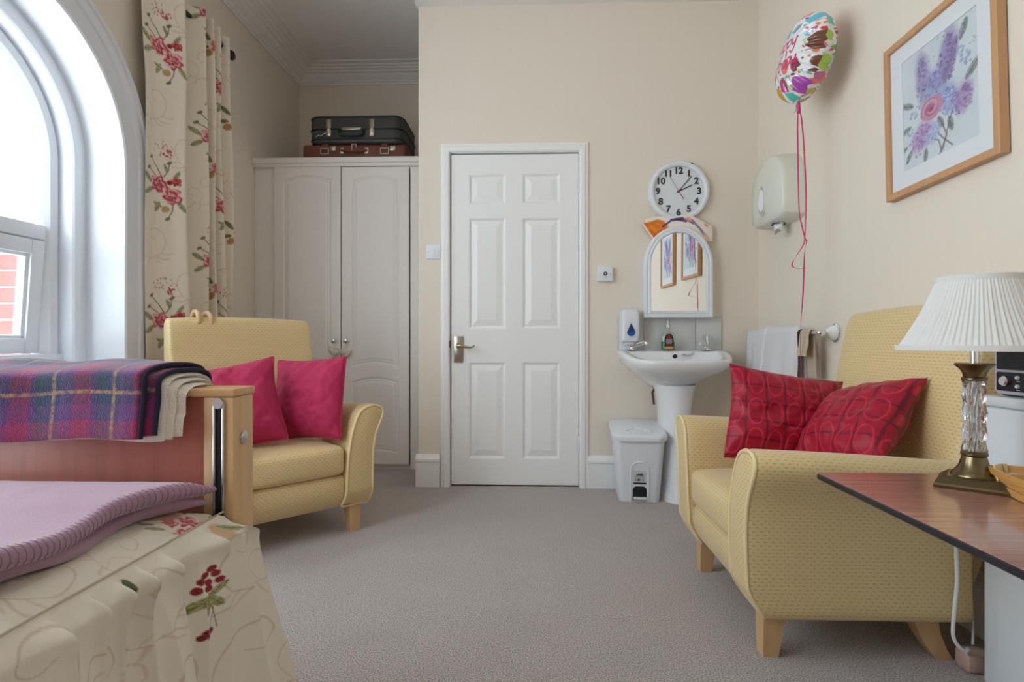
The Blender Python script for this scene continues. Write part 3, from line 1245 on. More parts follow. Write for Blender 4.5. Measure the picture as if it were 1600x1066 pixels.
hd = mb.build('handle', mat('dark_green_handle', srgb(22, 44, 38), .35), sc_)
mb = MB()
mb.box((-.092, fy - .016, .093), (.042, fy, .112), .003)
mb.build('handle_bar', M['nickel'], hd)
mb = MB()
for k, (a, b_) in enumerate((((-.275, .052), (-.255, .064)), ((-.255, .064), (-.24, .06)), ((-.24, .06), (-.222, .072)), ((-.222, .072), (-.20, .08)))):
    mb.tube([(a[0], fy - .001, a[1]), (b_[0], fy - .001, b_[1])], .0018, 6)
mb.build('script_badge', M['steel'], sc_)


# ------------------------------------------------------------------ text
def text_obj(name, body, size, loc, rot, m, parent, depth=.001, align='CENTER', bold=0.0):
    cu = bpy.data.curves.new(name, 'FONT')
    cu.body = body
    cu.size = size
    cu.extrude = depth
    cu.offset = bold
    cu.align_x = align
    cu.align_y = 'CENTER'
    t = bpy.data.objects.new(name, cu)
    COL.objects.link(t)
    dg = bpy.context.evaluated_depsgraph_get()
    me = bpy.data.meshes.new_from_object(t.evaluated_get(dg))
    bpy.data.objects.remove(t)
    me.materials.clear()
    me.materials.append(m)
    o = bpy.data.objects.new(name, me)
    link(o, parent)
    o.location, o.rotation_euler = loc, rot
    return o


FRONT = (PI / 2, 0, 0)

# ------------------------------------------------------------------ switch, socket
ls = thing('light_switch', 'white single rocker light switch on the wall left of the door', 'light switch', (px(677) - .098, YB, zz(393)))
ls.location.x = (677 - 830) / 263.5
mb = MB()
mb.box((-.043, -.009, -.043), (.043, 0, .043), .003)
pl = mb.build('plate', M['plastic'], ls)
mb = MB()
mb.box((-.006, -.013, -.013), (.006, -.008, .013), .001, M=Matrix.Rotation(.1, 4, 'X'))
mb.build('rocker', M['plastic'], ls)
for s in (-1, 1):
    mb = MB()
    mb.cyl((s * .03, -.0105, 0), (s * .03, -.008, 0), .0035, n=12)
    mb.build('screw', M['steel'], ls)
so = thing('aerial_socket', 'white surface mounted aerial socket on the wall right of the door', 'socket', ((944 - 830) / 263.5, YB, zz(429.5)))
mb = MB()
mb.box((-.042, -.026, -.042), (.042, 0, .042), .003)
mb.box((-.043, -.034, -.043), (.043, -.025, .043), .003)
mb.build('plate', M['plastic'], so)
mb = MB()
mb.lathe([(.011, 0), (.011, .006), (.0065, .006), (.0065, .001)], n=20, M=Matrix.Translation((0, -.034, 0)) @ Matrix.Rotation(PI / 2, 4, 'X'))
mb.build('connector_ring', M['black'], so)
mb = MB()
mb.cyl((0, -.0345, 0), (0, -.042, 0), .0045, n=12)
mb.build('connector_pin', M['chrome'], so)
for s in (-1, 1):
    mb = MB()
    mb.cyl((s * .03, -.0355, 0), (s * .03, -.033, 0), .003, n=12)
    mb.build('screw', M['steel'], so)
mb = MB()
mb.box((-.009, -.0345, -.021), (.009, -.034, -.019))
mb.build('printed_mark', M['steel'], so, smooth=False)

# ------------------------------------------------------------------ clock
ck = thing('wall_clock', 'round white wall clock with bold black numerals above the basin mirror', 'clock', ((1059.5 - 830) / 263.5 - .012, YB, zz(303)), 0)
RX = Matrix.Rotation(PI / 2, 4, 'X')
CR = .176
mb = MB()
mb.lathe([(.0, 0), (CR - .012, 0), (CR, .006), (CR + .001, .028), (CR - .006, .042), (CR - .018, .046), (CR - .029, .040), (CR - .033, .026)], n=72, M=RX)
mb.build('rim', M['plastic'], ck)
mb = MB()
mb.lathe([(.0001, .024), (CR - .030, .024)], n=64, M=RX)
mb.build('dial', M['plastic'], ck)
for k in range(1, 13):
    a = PI / 2 - 2 * PI * k / 12
    rr = .119
    text_obj('numeral', '9' if k == 6 else str(k), .052, (rr * math.cos(a), -.0250, rr * math.sin(a)), (PI / 2, PI if k == 6 else 0, 0), M['black'], ck, .0006, bold=.0022)
for nm, ang, L, w, m_, y in (('hour_hand', 65, .085, .006, 'black', -.027), ('minute_hand', 40, .115, .0045, 'black', -.029)):
    mb = MB()
    mb.box((-w / 2, -.0006, -.012), (w / 2, .0006, L), .0003, 1)
    o = mb.build(nm, M[m_], ck, smooth=False)
    o.location = (0, y, 0)
    o.rotation_euler = (0, math.radians(ang), 0)
mb = MB()
mb.box((-.001, -.0006, -.055), (.001, .0006, .10), .0003, 1)
mb.box((-.002, -.0006, -.055), (.002, .0006, -.02), .0003, 1)
mb.lathe([(.0001, .004), (.006, .003), (.007, -.003)], n=20, M=RX)
o = mb.build('second_hand', M['red'], ck, smooth=False)
o.location = (0, -.031, 0)
o.rotation_euler = (0, math.radians(-31), 0)
mb = MB()
mb.lathe([(.0001, .0375), (CR - .031, .0375)], n=64, M=RX)
mb.build('lens', M['pane_p'], ck, smooth=False)
mb = MB()
mb.box((.07, -.03, .150), (.083, -.018, .168), .003)
mb.build('hanging_clip', M['black'], ck)

# ------------------------------------------------------------------ arched mirror cabinet
mi = thing('mirror', 'white arched mirror with moulded frame above the wash basin', 'mirror', ((1058.5 - 830) / 270.0, YB, 1.0), .0)
MW, MSP = .196, .305


def mir_outline(r, n=36):
    W = MW - r
    pts = [(W, r), (W, MSP)]
    pts += [(W * math.cos(PI * k / n), MSP + (.222 - r) * math.sin(PI * k / n)) for k in range(1, n)]
    pts += [(-W, MSP), (-W, r)]
    return pts


mb = MB()
rings = []
for r, y in ((.006, -.001), (.006, -.052), (.0, -.054), (.0, -.072), (.004, -.078), (.014, -.080), (.022, -.076), (.028, -.082), (.036, -.080), (.04, -.070)):
    rings.append([(x, y, z) for x, z in mir_outline(r)])
mb.loft(rings, cap=False)
mb.build('frame', M['plastic'], mi, angle=30)
mb = MB()
mb._add([(x, -.072, z) for x, z in mir_outline(.036)], [tuple(range(len(mir_outline(.036))))])
mb.build('mirror_glass', M['mirror'], mi, smooth=False)
mb = MB()
mb._add([(x, -.0015, z) for x, z in mir_outline(.006)], [tuple(range(len(mir_outline(.006))))])
mb.build('back_board', M['plastic'], mi, smooth=False)

# butterfly paper bag lying over the mirror top, behind its arch
n1, n2 = 150, 70
U, V = np.meshgrid(np.linspace(-.205, .205, n1), np.linspace(0, .15, n2), indexing='ij')
cv = Canvas(U, V, S3(238, 226, 216))
cv.ell(-.12, .075, .070, .055, .3, S3(236, 138, 44), 1, .1, .16, S3(214, 112, 34), 22)
cv.ell(-.065, .06, .06, .018, .25, S3(222, 128, 44), 1, .12, .15, S3(190, 100, 40), 22)
cv.stroke([(-.08, .09), (-.03, .128), (.03, .130), (.09, .105)], .016, S3(74, 58, 110), .95)
cv.stroke([(-.01, .13), (.05, .112)], .012, S3(60, 48, 96), .9)
cv.ell(.07, .125, .03, .012, -.2, S3(226, 160, 150), .9, .2, .3)
cv.stroke([(.09, .12), (.13, .085), (.155, .05)], .02, S3(132, 130, 166), .95)
cv.stroke([(.16, .055), (.18, .02)], .016, S3(226, 176, 150), .8)
for ex in (-.19, .17):
    cv.ell(ex, .13, .012, .012, 0, S3(226, 140, 120), .9)
arch_z = .022 * np.sin(9 * U) + .010 * np.sin(23 * U + 1)
lo = MSP + (.222) * np.sqrt(np.clip(1 - (U / .21) ** 2, 0, 1)) - .105
top = .588 - .03 * sstep(.08, .2, np.abs(U + .02)) + .004 * np.sin(31 * U) - .16 * np.clip(U - .15, 0, 1) * 3
lowb = np.maximum(lo, .44 + 1.45 * np.clip(-.125 - U, 0, 1))
lowb = np.minimum(lowb, top - .008)
zc_ = lowb + (top - lowb) * V / .15
yc_ = -.035 - .012 * np.sin(14 * U + 6 * V) - .03 * (V / .15) * (1 - V / .15)
P = np.stack([U, yc_, zc_], -1)
bagt = tag(grid_obj('butterfly_bag', P, M['bagcloth'], cols=cv.get(), angle=None), 'cream paper bag with orange butterfly tucked over the top of the arched mirror', 'paper bag')
sol = bagt.modifiers.new('thickness', 'SOLIDIFY')
sol.thickness = .003
bagt.location = (mi.location.x - .002, YB, 1.005)

# ------------------------------------------------------------------ splash tiles, soap dispenser, basin
BX = .805
TL0 = (964 - 830) / 263.5
sp = thing('splashback', 'row of pale grey tiles behind the wash basin', 'tiles', (TL0, YB, .808))
mb = MB()
mb.box((0, -.006, 0), (.604, 0, .2015))
mb.build('grout_bed', M['grout'], sp, smooth=False)
for k in range(4):
    mb = MB()
    mb.box((.0015 + k * .151, -.0105, .0015), (.1495 + k * .151, -.004, .2), .0015)
    mb.build('tile', M['tile'], sp)

sd = thing('soap_dispenser', 'white wall soap dispenser with blue drop window left of the mirror', 'soap dispenser', ((979 - 830) / 262.0, YB - .0105, .815))
mb = MB()
mb.box((-.05, -.012, 0.0), (.05, 0, .225), .004)
mb.build('back_plate', M['plastic'], sd)
mb = MB()
rings = []
for z, ins, dp in ((.045, .006, .070), (.05, .001, .078), (.08, 0, .088), (.16, 0, .092), (.21, .001, .088), (.228, .006, .08), (.235, .014, .06)):
    w_ = .050 - ins
    rings.append([(x, y - dp / 2 - .012, z) for x, y in rrect(2 * w_, dp, .016, 6)])
mb.loft(rings)
mb.build('cover', M['plastic'], sd)
mb = MB()
mb.box((-.028, -.075, .028), (.028, -.02, .048), .008)
mb.build('push_lever', M['plastic'], sd)
drop = []
for k in range(40):
    t = 2 * PI * k / 40
    rr = .023
    drop.append((rr * math.sin(t) * (1 if math.cos(t) < 0 else (1 - math.cos(t)) ** .8 * .9 + .1 * (1 - math.cos(t))), -rr * 1.0 + (math.cos(t)) * (rr if math.cos(t) < 0 else 2.4 * rr)))
mb = MB()
mb.prism([(x, z + .125) for x, z in drop], 1, -.1055, -.098)
mb.build('drop_window', M['bluepl'], sd)
mb = MB()
mb.prism([(x * .6, z * .62 + .132) for x, z in drop], 1, -.1065, -.1)
mb.build('drop_centre', M['bluedk'], sd)

ba = thing('wash_basin', 'white ceramic pedestal wash basin below the arched mirror', 'wash basin', (BX, YB, 0))


def dshape(a, b, n=72, e=2.7, back=-.002):
    """plan outline, wall side flat at y=back, front rounded to y=-b"""
    pts = []
    for k in range(n):
        t = PI * k / (n - 1)
        c, s = math.cos(t), math.sin(t)
        x = a * math.copysign(abs(c) ** (2 / e), c)
        y = -b * abs(s) ** (2 / e)
        pts.append((x, min(y, back)))
    return pts


def bz(z, y):
    return z - .050 * sstep(.03, .40, -y)


mb = MB()
prof = [(.115, .20, .60), (.14, .235, .625), (.185, .29, .66), (.235, .345, .70), (.275, .39, .735), (.293, .415, .765), (.300, .425, .79), (.302, .428, .806), (.299, .424, .814), (.292, .416, .817)]
rings = []
for i, (a, b_, z) in enumerate(prof):
    e = 2.3 + 0.9 * min(1, i / 6)
    k = sstep(.60, .80, np.array(z))
    rings.append([(x, y, float(z - .05 * sstep(.03, .40, np.array(-y)) * k)) for x, y in dshape(a, b_, e=e)])
# inner bowl
inner = [(.262, .392, .812, .10), (.252, .384, .80, .105), (.235, .37, .77, .115), (.20, .34, .735, .13), (.12, .28, .705, .16), (.04, .235, .695, .19)]
for a, b_, z, bk in inner:
    e = 2.9
    rings.append([(x * 1.0, min(y, -bk), float(z - .05 * sstep(.03, .40, np.array(-y)))) for x, y in dshape(a, b_, e=e, back=-bk)])
mb.loft(rings)
mb.build('bowl', M['ceramic'], ba, angle=50)
mb = MB()
rings = []
for z, a, b_ in ((0, .105, .335), (.03, .10, .33), (.08, .088, .315), (.3, .082, .30), (.5, .088, .30), (.58, .10, .31), (.625, .112, .33)):
    rings.append([(x, y - .10, z) for x, y in dshape(a, b_ - .10, e=2.3, back=-.0)])
mb.loft(rings)
mb.build('pedestal', M['ceramic'], ba, angle=50)
mb = MB()
mb.tube([(-.095, -.05, .50), (-.105, -.06, .57), (-.09, -.07, .60)], .007)
mb.build('waste_pipe', M['brass'], ba)
mb = MB()
mb.lathe([(.0001, .0), (.011, .0), (.013, -.004)], n=20, M=Matrix.Translation((.01, -.118, .778)) @ Matrix.Rotation(PI / 2 + .3, 4, 'X'))
mb.build('overflow', M['black'], ba)
for s in (-1, 1):
    mb = MB()
    tx, ty, tz = s * .215 - .01, -.07, .812
    mb.lathe([(.024, 0), (.022, .006), (.014, .012), (.013, .045), (.016, .05)], (tx, ty, tz), n=20, close=True)
    pts = catmull([(tx, ty, tz + .022), (tx - s * .035, ty - .04, tz + .036), (tx - s * .06, ty - .075, tz + .046), (tx - s * .068, ty - .085, tz + .038)], 5)
    mb.tube(pts, .010, 12, radii=[.014 - .005 * k / (len(pts) - 1) for k in range(len(pts))])
    tp = mb.build('tap', M['chrome'], ba)
    mb = MB()
    rings = []
    for z, r in ((.05, .016), (.058, .024), (.078, .025), (.086, .018)):
        rings.append([(tx + r * (1 + .10 * math.cos(8 * t)) * math.cos(t), ty + r * (1 + .10 * math.cos(8 * t)) * math.sin(t), tz + z) for t in np.linspace(0, 2 * PI, 49)[:-1]])
    mb.loft(rings)
    mb.build('tap_head', M['acrylic'], tp)
    mb = MB()
    mb.cyl((tx, ty, tz + .048), (tx, ty, tz + .083), .007, n=12)
    mb.build('tap_spindle', M['chrome'], tp)
mb = MB()
ch = catmull([(.185, -.085, .815), (.14, -.09, .813), (.11, -.11, .795), (.085, -.12, .785), (.06, -.13, .786)], 8)
for k, p in enumerate(ch):
    mb.sphere(p, .0030, n=8)
mb.sphere((.055, -.135, .787), .012, (1, 1, .7))
mb.build('plug_chain', M['steel'], ba)

bo = thing('soap_bottle', 'green hand soap pump bottle with black label on the basin ledge', 'bottle', (BX - .02, YB - .075, .8125))
pr = []
for z, w_, d_ in ((0, .036, .022), (.004, .039, .025), (.05, .040, .025), (.085, .038, .024), (.105, .028, .019), (.118, .013, .012), (.128, .011, .011)):
    pr.append((z, w_, d_))
mb = MB()
mb.loft([[(x, y, z) for x, y in rrect(2 * w_, 2 * d_, min(w_, d_) * .9, 6)] for z, w_, d_ in pr])
bot = mb.build('bottle_body', glass_mat('clear_plastic', (.93, .97, .95), .12), bo)
mb = MB()
mb.loft([[(x, y, z) for x, y in rrect(2 * w_ - .003, 2 * d_ - .003, min(w_, d_) * .85, 6)] for z, w_, d_ in ((.002, .036, .022), (.005, .038, .024), (.05, .039, .024))])
mb.build('soap_liquid', M['green'], bo)
mb = MB()
lab = [(-.024, .006), (.024, .006), (.026, .06), (.022, .08), (.012, .094), (-.012, .094), (-.022, .08), (-.026, .06)]
mb.prism(lab, 1, -.0275, -.0255)
lb = mb.build('front_label', M['labelblack'], bo, smooth=False)
mb = MB()
mb.box((-.023, -.0285, .008), (.023, -.027, .022))
mb.build('gold_band', M['gold'], lb, smooth=False)
for z, w_ in ((.085, .009), (.075, .016), (.068, .013), (.028, .018)):
    mb = MB()
    mb.box((-w_, -.0285, z), (w_, -.027, z + .004))
    mb.build('red_lettering', M['labelred'], lb, smooth=False)
for z, w_ in ((.060, .018), (.053, .016), (.046, .019), (.039, .015)):
    mb = MB()
    mb.box((-w_, -.0285, z), (w_, -.027, z + .0025))
    mb.build('pale_lettering', M['label'], lb, smooth=False)
mb = MB()
mb.cyl((0, 0, .126), (0, 0, .145), .013, n=16)
mb.cyl((0, 0, .145), (0, 0, .172), .004, n=12)
mb.box((-.009, -.03, .170), (.009, .01, .180), .003)
mb.build('pump', glass_mat('clear_green_plastic', (.85, .95, .9), .2), bo)

# ------------------------------------------------------------------ pedal bin
bn = thing('pedal_bin', 'white plastic pedal bin on the carpet left of the basin pedestal', 'bin', (.590, 3.165, 0), math.radians(-4))
mb = MB()
rings = []
for z, w_, d_ in ((0, .215, .235), (.006, .219, .239), (.30, .262, .285), (.335, .268, .29)):
    rings.append([(x, y, z) for x, y in rrect(w_, d_, .035, 7)])
mb.loft(rings)
mb.build('body', M['plastic'], bn)
mb = MB()
rings = []
for t, ins in ((0, .0), (.0, -.012), (.022, -.014), (.032, -.008), (.036, .004)):
    rings.append([(x, y, .333 + t + .045 * (y + .15) / .31) for x, y in rrect(.268 - 2 * ins, .292 - 2 * ins, .05, 7)])
mb.loft([[(x, y, float(z)) for x, y, z in r] for r in rings])
ld = mb.build('lid', M['plastic'], bn)
mb = MB()
zf = lambda y: .333 + .0370 + .045 * (y + .15) / .31
mb.tube([(-.075, -.10, zf(-.10)), (-.02, -.03, zf(-.03)), (.06, -.10, zf(-.10))], .0035, 8)
mb.build('lid_rib', M['plastic'], ld)
# front arch with label, opening and pedal
fr = lambda z: -(.239 + (.285 - .239) * (z - .006) / .294) / 2
mb = MB()
ap = [(-.047, 0), (-.047, .175)] + [(-.047 * math.cos(PI * k / 16), .175 + .045 * math.sin(PI * k / 16)) for k in range(1, 16)] + [(.047, .175), (.047, 0)]
mb.tube([(x, fr(z) - .0005, z) for x, z in ap], .004, 8)
mb.build('moulded_arch', M['plastic'], bn)
op = [(-.037, .012), (-.037, .065)] + [(-.037 + .020 * (1 - math.cos(PI / 2 * k / 6)), .065 + .022 * math.sin(PI / 2 * k / 6)) for k in range(1, 7)]
op += [(-x, z) for x, z in op[::-1]]
mb = MB()
mb.loft([[(x, fr(z) - .0012, z) for x, z in op], [(x, fr(z) + .02, z) for x, z in op]])
mb.build('pedal_opening_shade', M['dark'], bn, smooth=False)  # solid black plug painting the shade of the pedal recess
mb = MB()
mb.box((-.034, fr(0) - .028, .020), (.034, fr(0) + .01, .030), .003)
mb.build('pedal', M['plastic'], bn)
mb = MB()
A = fr(.10) - .0014
sl = (fr(.2) - fr(.1)) / .1
Ml = Matrix.Translation((0, 0, 0)) @ Matrix.Shear('XZ', 4, (0, 0)) if False else None


def lab_quad(mb, x0, x1, z0, z1, o_=.0016):
    mb._add([(x0, fr(z0) - o_, z0), (x1, fr(z0) - o_, z0), (x1, fr(z1) - o_, z1), (x0, fr(z1) - o_, z1)], [(0, 1, 2, 3)])


lab_quad(mb, -.034, .034, .098, .172)
lb = mb.build('sticker', M['label'], bn, smooth=False)
mb = MB()
lab_quad(mb, -.034, .034, .100, .109, .0024)
for k, (x0, x1) in enumerate(((-.024, -.021), (-.016, -.013), (-.011, -.006), (-.004, .0), (.002, .004), (.014, .017), (.02, .022))):
    lab_quad(mb, x0, x1, .116, .130, .0024)
for x0 in np.arange(-.028, .027, .0055):
    lab_quad(mb, x0, x0 + .0038, .137, .1395, .0024)
mb.build('sticker_print', M['labelblack'], lb, smooth=False)
text_obj('sticker_word', 'addis', .018, (0, fr(.154) - .0026, .152), (PI / 2 + .09, 0, 0), M['black'], lb, .0002, bold=.0006)

# ------------------------------------------------------------------ paper towel dispenser on right wall
pd = thing('towel_dispenser', 'large ivory paper roll dispenser on the right wall beside the balloon strings', 'dispenser', (XR, 2.962, 1.470), -PI / 2)
# local: x across (world -y), -y out from the wall, z up
PW, PH, PD_ = .203, .395, .112


def disp_outline(k, n=40):
    pts = []
    W, H0 = PW * k, PH
    for i in range(n + 1):
        t = PI * i / n
        pts.append((W * math.cos(t), .165 + (.19) * k * math.sin(t) ** .9))
    pts += [(-W, .06), (-W * .94, .02 * 1), (-W * .75, .0), (W * .75, .0), (W * .94, .02), (W, .06)]
    return pts


mb = MB()
rings = []
for k, y in ((1.0, -.0005), (1.0, -.02), (.985, -.06), (.965, -PD_ + .02), (.945, -PD_ + .005), (.91, -PD_ - .002), (.6, -PD_ - .014), (.3, -PD_ - .018)):
    rings.append([(x, y, z + (1 - k) * .12) for x, z in [(p[0], .16 + (p[1] - .16) * k) for p in disp_outline(1.0)]] if False else
                 [(p[0] * k, y, .16 + (p[1] - .16) * k) for p in disp_outline(1.0)])
mb.loft(rings)
mb.build('cover', M['dispenser'], pd, angle=40)
mb = MB()
wo = [(.040 * math.cos(t), .02 * 0 + .10 + .0 + (.105 * math.sin(t) if math.sin(t) > 0 else .05 * math.sin(t))) for t in np.linspace(0, 2 * PI, 41)[:-1]]
mb._add([(x - .012, -PD_ - .0190, z) for x, z in wo], [tuple(range(40))])
wn = mb.build('window', mat('grey_window', srgb(176, 176, 170), .2), pd, smooth=False)
mb = MB()
mb.tube([(x - .012, -PD_ - .0175, z) for x, z in wo], .003, 6, closed=True)
mb.build('window_rim', M['dispenser'], wn)
mb = MB()
wo2 = [(x * .85, .13 + (z - .13) * .75) for x, z in wo]
mb._add([(x - .012, -PD_ - .0200, z) for x, z in wo2], [tuple(range(40))])
mb.build('roll_in_window', M['paper'], wn, smooth=False)
mb = MB()
mb.lathe([(.0001, .001), (.030, .001), (.036, -.004)], (.02, -.058, -.0005), n=24)
mb.build('outlet', M['black'], pd)
nu, nv = 14, 12
U, V = np.meshgrid(np.linspace(0, 2 * PI, nu), np.linspace(0, 1, nv), indexing='ij')
R = .018 + .012 * V + .006 * np.sin(3 * U + 5 * V)
P = np.stack([.03 + R * np.cos(U) + .012 * V, -.058 + R * np.sin(U), .004 - .05 * V - .012 * np.sin(2 * U) * V], -1)
o = grid_obj('paper_end', P, M['paper'], pd)

# ------------------------------------------------------------------ towel rail and towels
RY0, RY1, RXc, RZ = 2.50, 3.22, XR - .085, .903
tr_ = thing('towel_rail', 'chrome towel rail with white porcelain ends on the right wall', 'towel rail', (XR, RY0, RZ))
mb = MB()
mb.cyl((RXc - XR, -.03, 0), (RXc - XR, RY1 - RY0 + .03, 0), .009, n=16)
for y in (-.03, RY1 - RY0 + .03):
    mb.sphere((RXc - XR, y, 0), .015)
mb.build('rail', M['chrome'], tr_)
for y in (.0, RY1 - RY0):
    mb = MB()
    Mx = Matrix.Translation((0, y, 0)) @ Matrix.Rotation(-PI / 2, 4, 'Y')
    mb.lathe([(.040, .0005), (.040, .006), (.034, .009)], n=32, M=Mx, close=True)
    br = mb.build('bracket', M['chrome'], tr_)
    mb = MB()
    mb.lathe([(.034, .008), (.033, .016), (.026, .03), (.016, .04), (.012, .048)], n=32, M=Mx, close=True)
    mb.build('porcelain_boss', M['ceramic'], br)
    mb = MB()
    mb.lathe([(.010, .046), (.012, .055), (.010, .07), (.014, .085)], n=20, M=Mx, close=True)
    mb.build('stem', M['chrome'], br)


def towel(name, label, y0, y1, zf, zb, th, m, amp=.006, lean0=0.0, lean1=0.0, seed=0, rad=.016, cat='towel', group=None):
    """cloth folded over the rail; front layer (room side) to zf, back layer to zb"""
    nu, nv = 40, 70
    Ys = np.linspace(0, 1, nu)
    s = np.linspace(-1, 1, nv)
    U, Sg = np.meshgrid(Ys, s, indexing='ij')
    r = rad
    ang = np.clip(Sg / .16, -1, 1) * PI / 2
    fd = np.clip((-Sg - .16) / .84, 0, 1)
    bk = np.clip((Sg - .16) / .84, 0, 1)
    X = RXc + r * np.sin(ang)
    Z = RZ + r * np.cos(ang)
    Z = Z - fd * (RZ - zf) - bk * (RZ - zb)
    wav = amp * np.sin(U * 7 + seed) * fd + amp * .7 * np.sin(U * 15 + 2 * seed) * fd + .010 * fd * np.sin(PI * U)
    X = X - wav - .012 * fd + .008 * bk
    Y = y0 + (y1 - y0) * U + fd * (lean0 * (1 - U) + lean1 * U) + .004 * np.sin(9 * fd + seed)
    # rounded outer skin
    e = np.minimum(U, 1 - U) * abs(y1 - y0)
    off = th * np.sqrt(np.clip(1 - (1 - np.clip(e / th, 0, 1)) ** 2, 0, 1))
    nx, nz = np.sin(ang), np.cos(ang)
    P1 = np.stack([X + off * nx, Y, Z + off * nz * (np.abs(Sg) < .16)], -1)
    P0 = np.stack([X - .001 * nx, Y, Z], -1)
    caps = [np.stack([P1[:, 0], P0[:, 0]], 0), np.stack([P1[:, -1], P0[:, -1]], 0)]
    o = grid_obj(name, P1, m, extra=[P0] + caps, angle=None)
    return tag(o, label, cat, group)


towel('bath_towel', 'white towel hanging at the far end of the towel rail nearest the basin', 3.03, 3.215, .55, .62, .012, M['towel'], .010, .02, .01, 1.0, .016)
towel('face_towel', 'narrow folded white towel between the two wider towels on the rail', 2.945, 3.035, .53, .62, .020, M['towel'], .004, .06, .05, .3, .020)
towel('hand_towel', 'wide white towel hanging in the middle of the towel rail', 2.635, 2.950, .52, .60, .017, M['towel'], .012, -.03, .05, 2.3, .019)
towel('wash_cloth', 'small beige cloth hanging at the near end of the towel rail', 2.535, 2.615, .80, .70, .005, M['beigecloth'], .003, .0, .0, .4, .012, cat='cloth')


# ------------------------------------------------------------------ framed flower prints
def flower_picture(label, y_near, y_far, z0, z1, roll, seed, artonly=False):
    W, Hh = y_far - y_near, z1 - z0
    f = thing('framed_print', label, 'picture', (XR, (y_near + y_far) / 2, (z0 + z1) / 2), -PI / 2, 'framed flower prints on the right wall')
    f.rotation_euler = (0, 0, 0)
    f.rotation_mode = 'QUATERNION'
    f.rotation_quaternion = (Matrix.Rotation(-PI / 2, 4, 'Z') @ Matrix.Rotation(roll, 4, 'Y')).to_quaternion()
    # local x = right as seen from the room, -y = out of the wall
    fw, fd = .024, .030
    prof = [(0, -.004), (0, -fd), (.003, -fd - .001), (fw - .002, -fd - .001), (fw, -fd + .003), (fw, -.012)]
    mb = MB()
    rings = []
    for a, y in prof:
        rings.append([(-W / 2 + a, y, -Hh / 2 + a), (W / 2 - a, y, -Hh / 2 + a), (W / 2 - a, y, Hh / 2 - a), (-W / 2 + a, y, Hh / 2 - a)])
    mb.loft(rings, cap=False)
    mb.build('frame', M['oak'], f, smooth=False)
    mw = .060
    mb = MB()
    mb.box((-W / 2 + fw - .002, -.016, -Hh / 2 + fw - .002), (W / 2 - fw + .002, -.012, Hh / 2 - fw + .002))
    mb.build('backing', M['mount'], f, smooth=False)
    iw, ih = W / 2 - fw - mw, Hh / 2 - fw - mw
    mb = MB()
    for x0, x1, za, zb in ((-W / 2 + fw, -iw, -Hh / 2 + fw, Hh / 2 - fw), (iw, W / 2 - fw, -Hh / 2 + fw, Hh / 2 - fw), (-iw, iw, -Hh / 2 + fw, -ih), (-iw, iw, ih, Hh / 2 - fw)):
        mb.box((x0, -.0195, za), (x1, -.0162, zb))
    mb.build('mount', M['mount'], f, smooth=False)
    n1, n2 = 230, 270
    U, V = np.meshgrid(np.linspace(-1, 1, n1), np.linspace(-1, 1, n2), indexing='ij')
    U0, V0 = U * .292, V * .43 - .012
    cv = Canvas(U0, V0, S3(214, 222, 228))
    cv.c += (fbm(cv.U * 9, cv.V * 9)[:, None] - .5) * np.array([.10, .07, .06])
    r = random.Random(seed)
    GR = ((112, 126, 124), (164, 174, 174))
    for x, y, L, a in ((-.20, .02, .12, 2.6), (-.22, -.12, .11, 3.4), (.2, -.02, .14, .8), (.17, .27, .13, 1.2), (-.22, -.30, .1, 4.2), (-.10, -.34, .1, 4.6), (.08, -.20, .11, -1.4), (.0, -.16, .1, -1.2), (.05, .05, .1, 1.4), (-.26, -.26, .1, 3.6)):
        cv.leaf(x, y, L, a, GR)
    for q in (((.02, -.2), (.06, -.32), (.0, -.44)), ((-.03, -.24), (.04, -.34), (.10, -.41)), ((-.08, -.28), (.0, -.33), (.02, -.42)), ((.1, -.18), (.06, -.30), (.03, -.41))):
        cv.stroke(q, .012, S3(112, 92, 104), .8)
    spikes = [(-.13, .33, -.09, .0, .075), (.10, .37, .04, .10, .075), (.14, .30, .06, .06, .05), (-.03, .16, -.03, .0, .075), (.06, .0, .10, -.14, .085), (.20, -.06, .17, -.19, .075), (-.10, -.18, -.16, -.29, .095), (-.02, -.22, -.06, -.28, .06)]
    pal = [[(140, 124, 178), (176, 158, 206), (116, 98, 154)], [(130, 116, 174), (168, 146, 200), (112, 94, 148)], [(146, 122, 176), (118, 104, 152)], [(156, 156, 208), (130, 128, 182)],
           [(144, 152, 206), (178, 184, 224), (122, 124, 178)], [(168, 136, 186), (140, 112, 166)], [(174, 140, 192), (146, 110, 170), (194, 168, 210)], [(156, 166, 208), (186, 192, 222)]]
    for (x0, y0, x1, y1, w), pc in zip(spikes, pal):
        cv.ell((x0 + x1) / 2, (y0 + y1) / 2, math.hypot(x1 - x0, y1 - y0) / 2 + w * .5, w * .8, math.atan2(y1 - y0, x1 - x0), S3(*pc[0]), .75, .45, .2)
        for k in range(int(130 * (w / .075))):
            t = r.random()
            ww = w * (.25 + .75 * min(1, t * 1.5))
            a, d = r.random() * 2 * PI, math.sqrt(r.random()) * ww
            c_ = pc[r.randrange(len(pc))]
            j = r.randint(-14, 26)
            cv.ell(x0 + (x1 - x0) * t + math.cos(a) * d, y0 + (y1 - y0) * t + math.sin(a) * d, r.uniform(.007, .013), r.uniform(.004, .008), r.random() * 3, S3(*[max(0, min(255, v + j)) for v in c_]), .85, .25)
    for x, y, s_ in ((-.2, -.05, .035), (.2, .14, .04), (.17, .2, .03), (-.23, -.16, .03), (-.08, .03, .05), (.22, .1, .03)):
        for k in range(12):
            a = r.random() * 2 * PI
            cv.ell(x + math.cos(a) * s_ * .7, y + math.sin(a) * s_ * .7, s_ * .35, s_ * .22, a, S3(150 + r.randint(-10, 20), 178 + r.randint(-15, 15), 206), .8, .25)
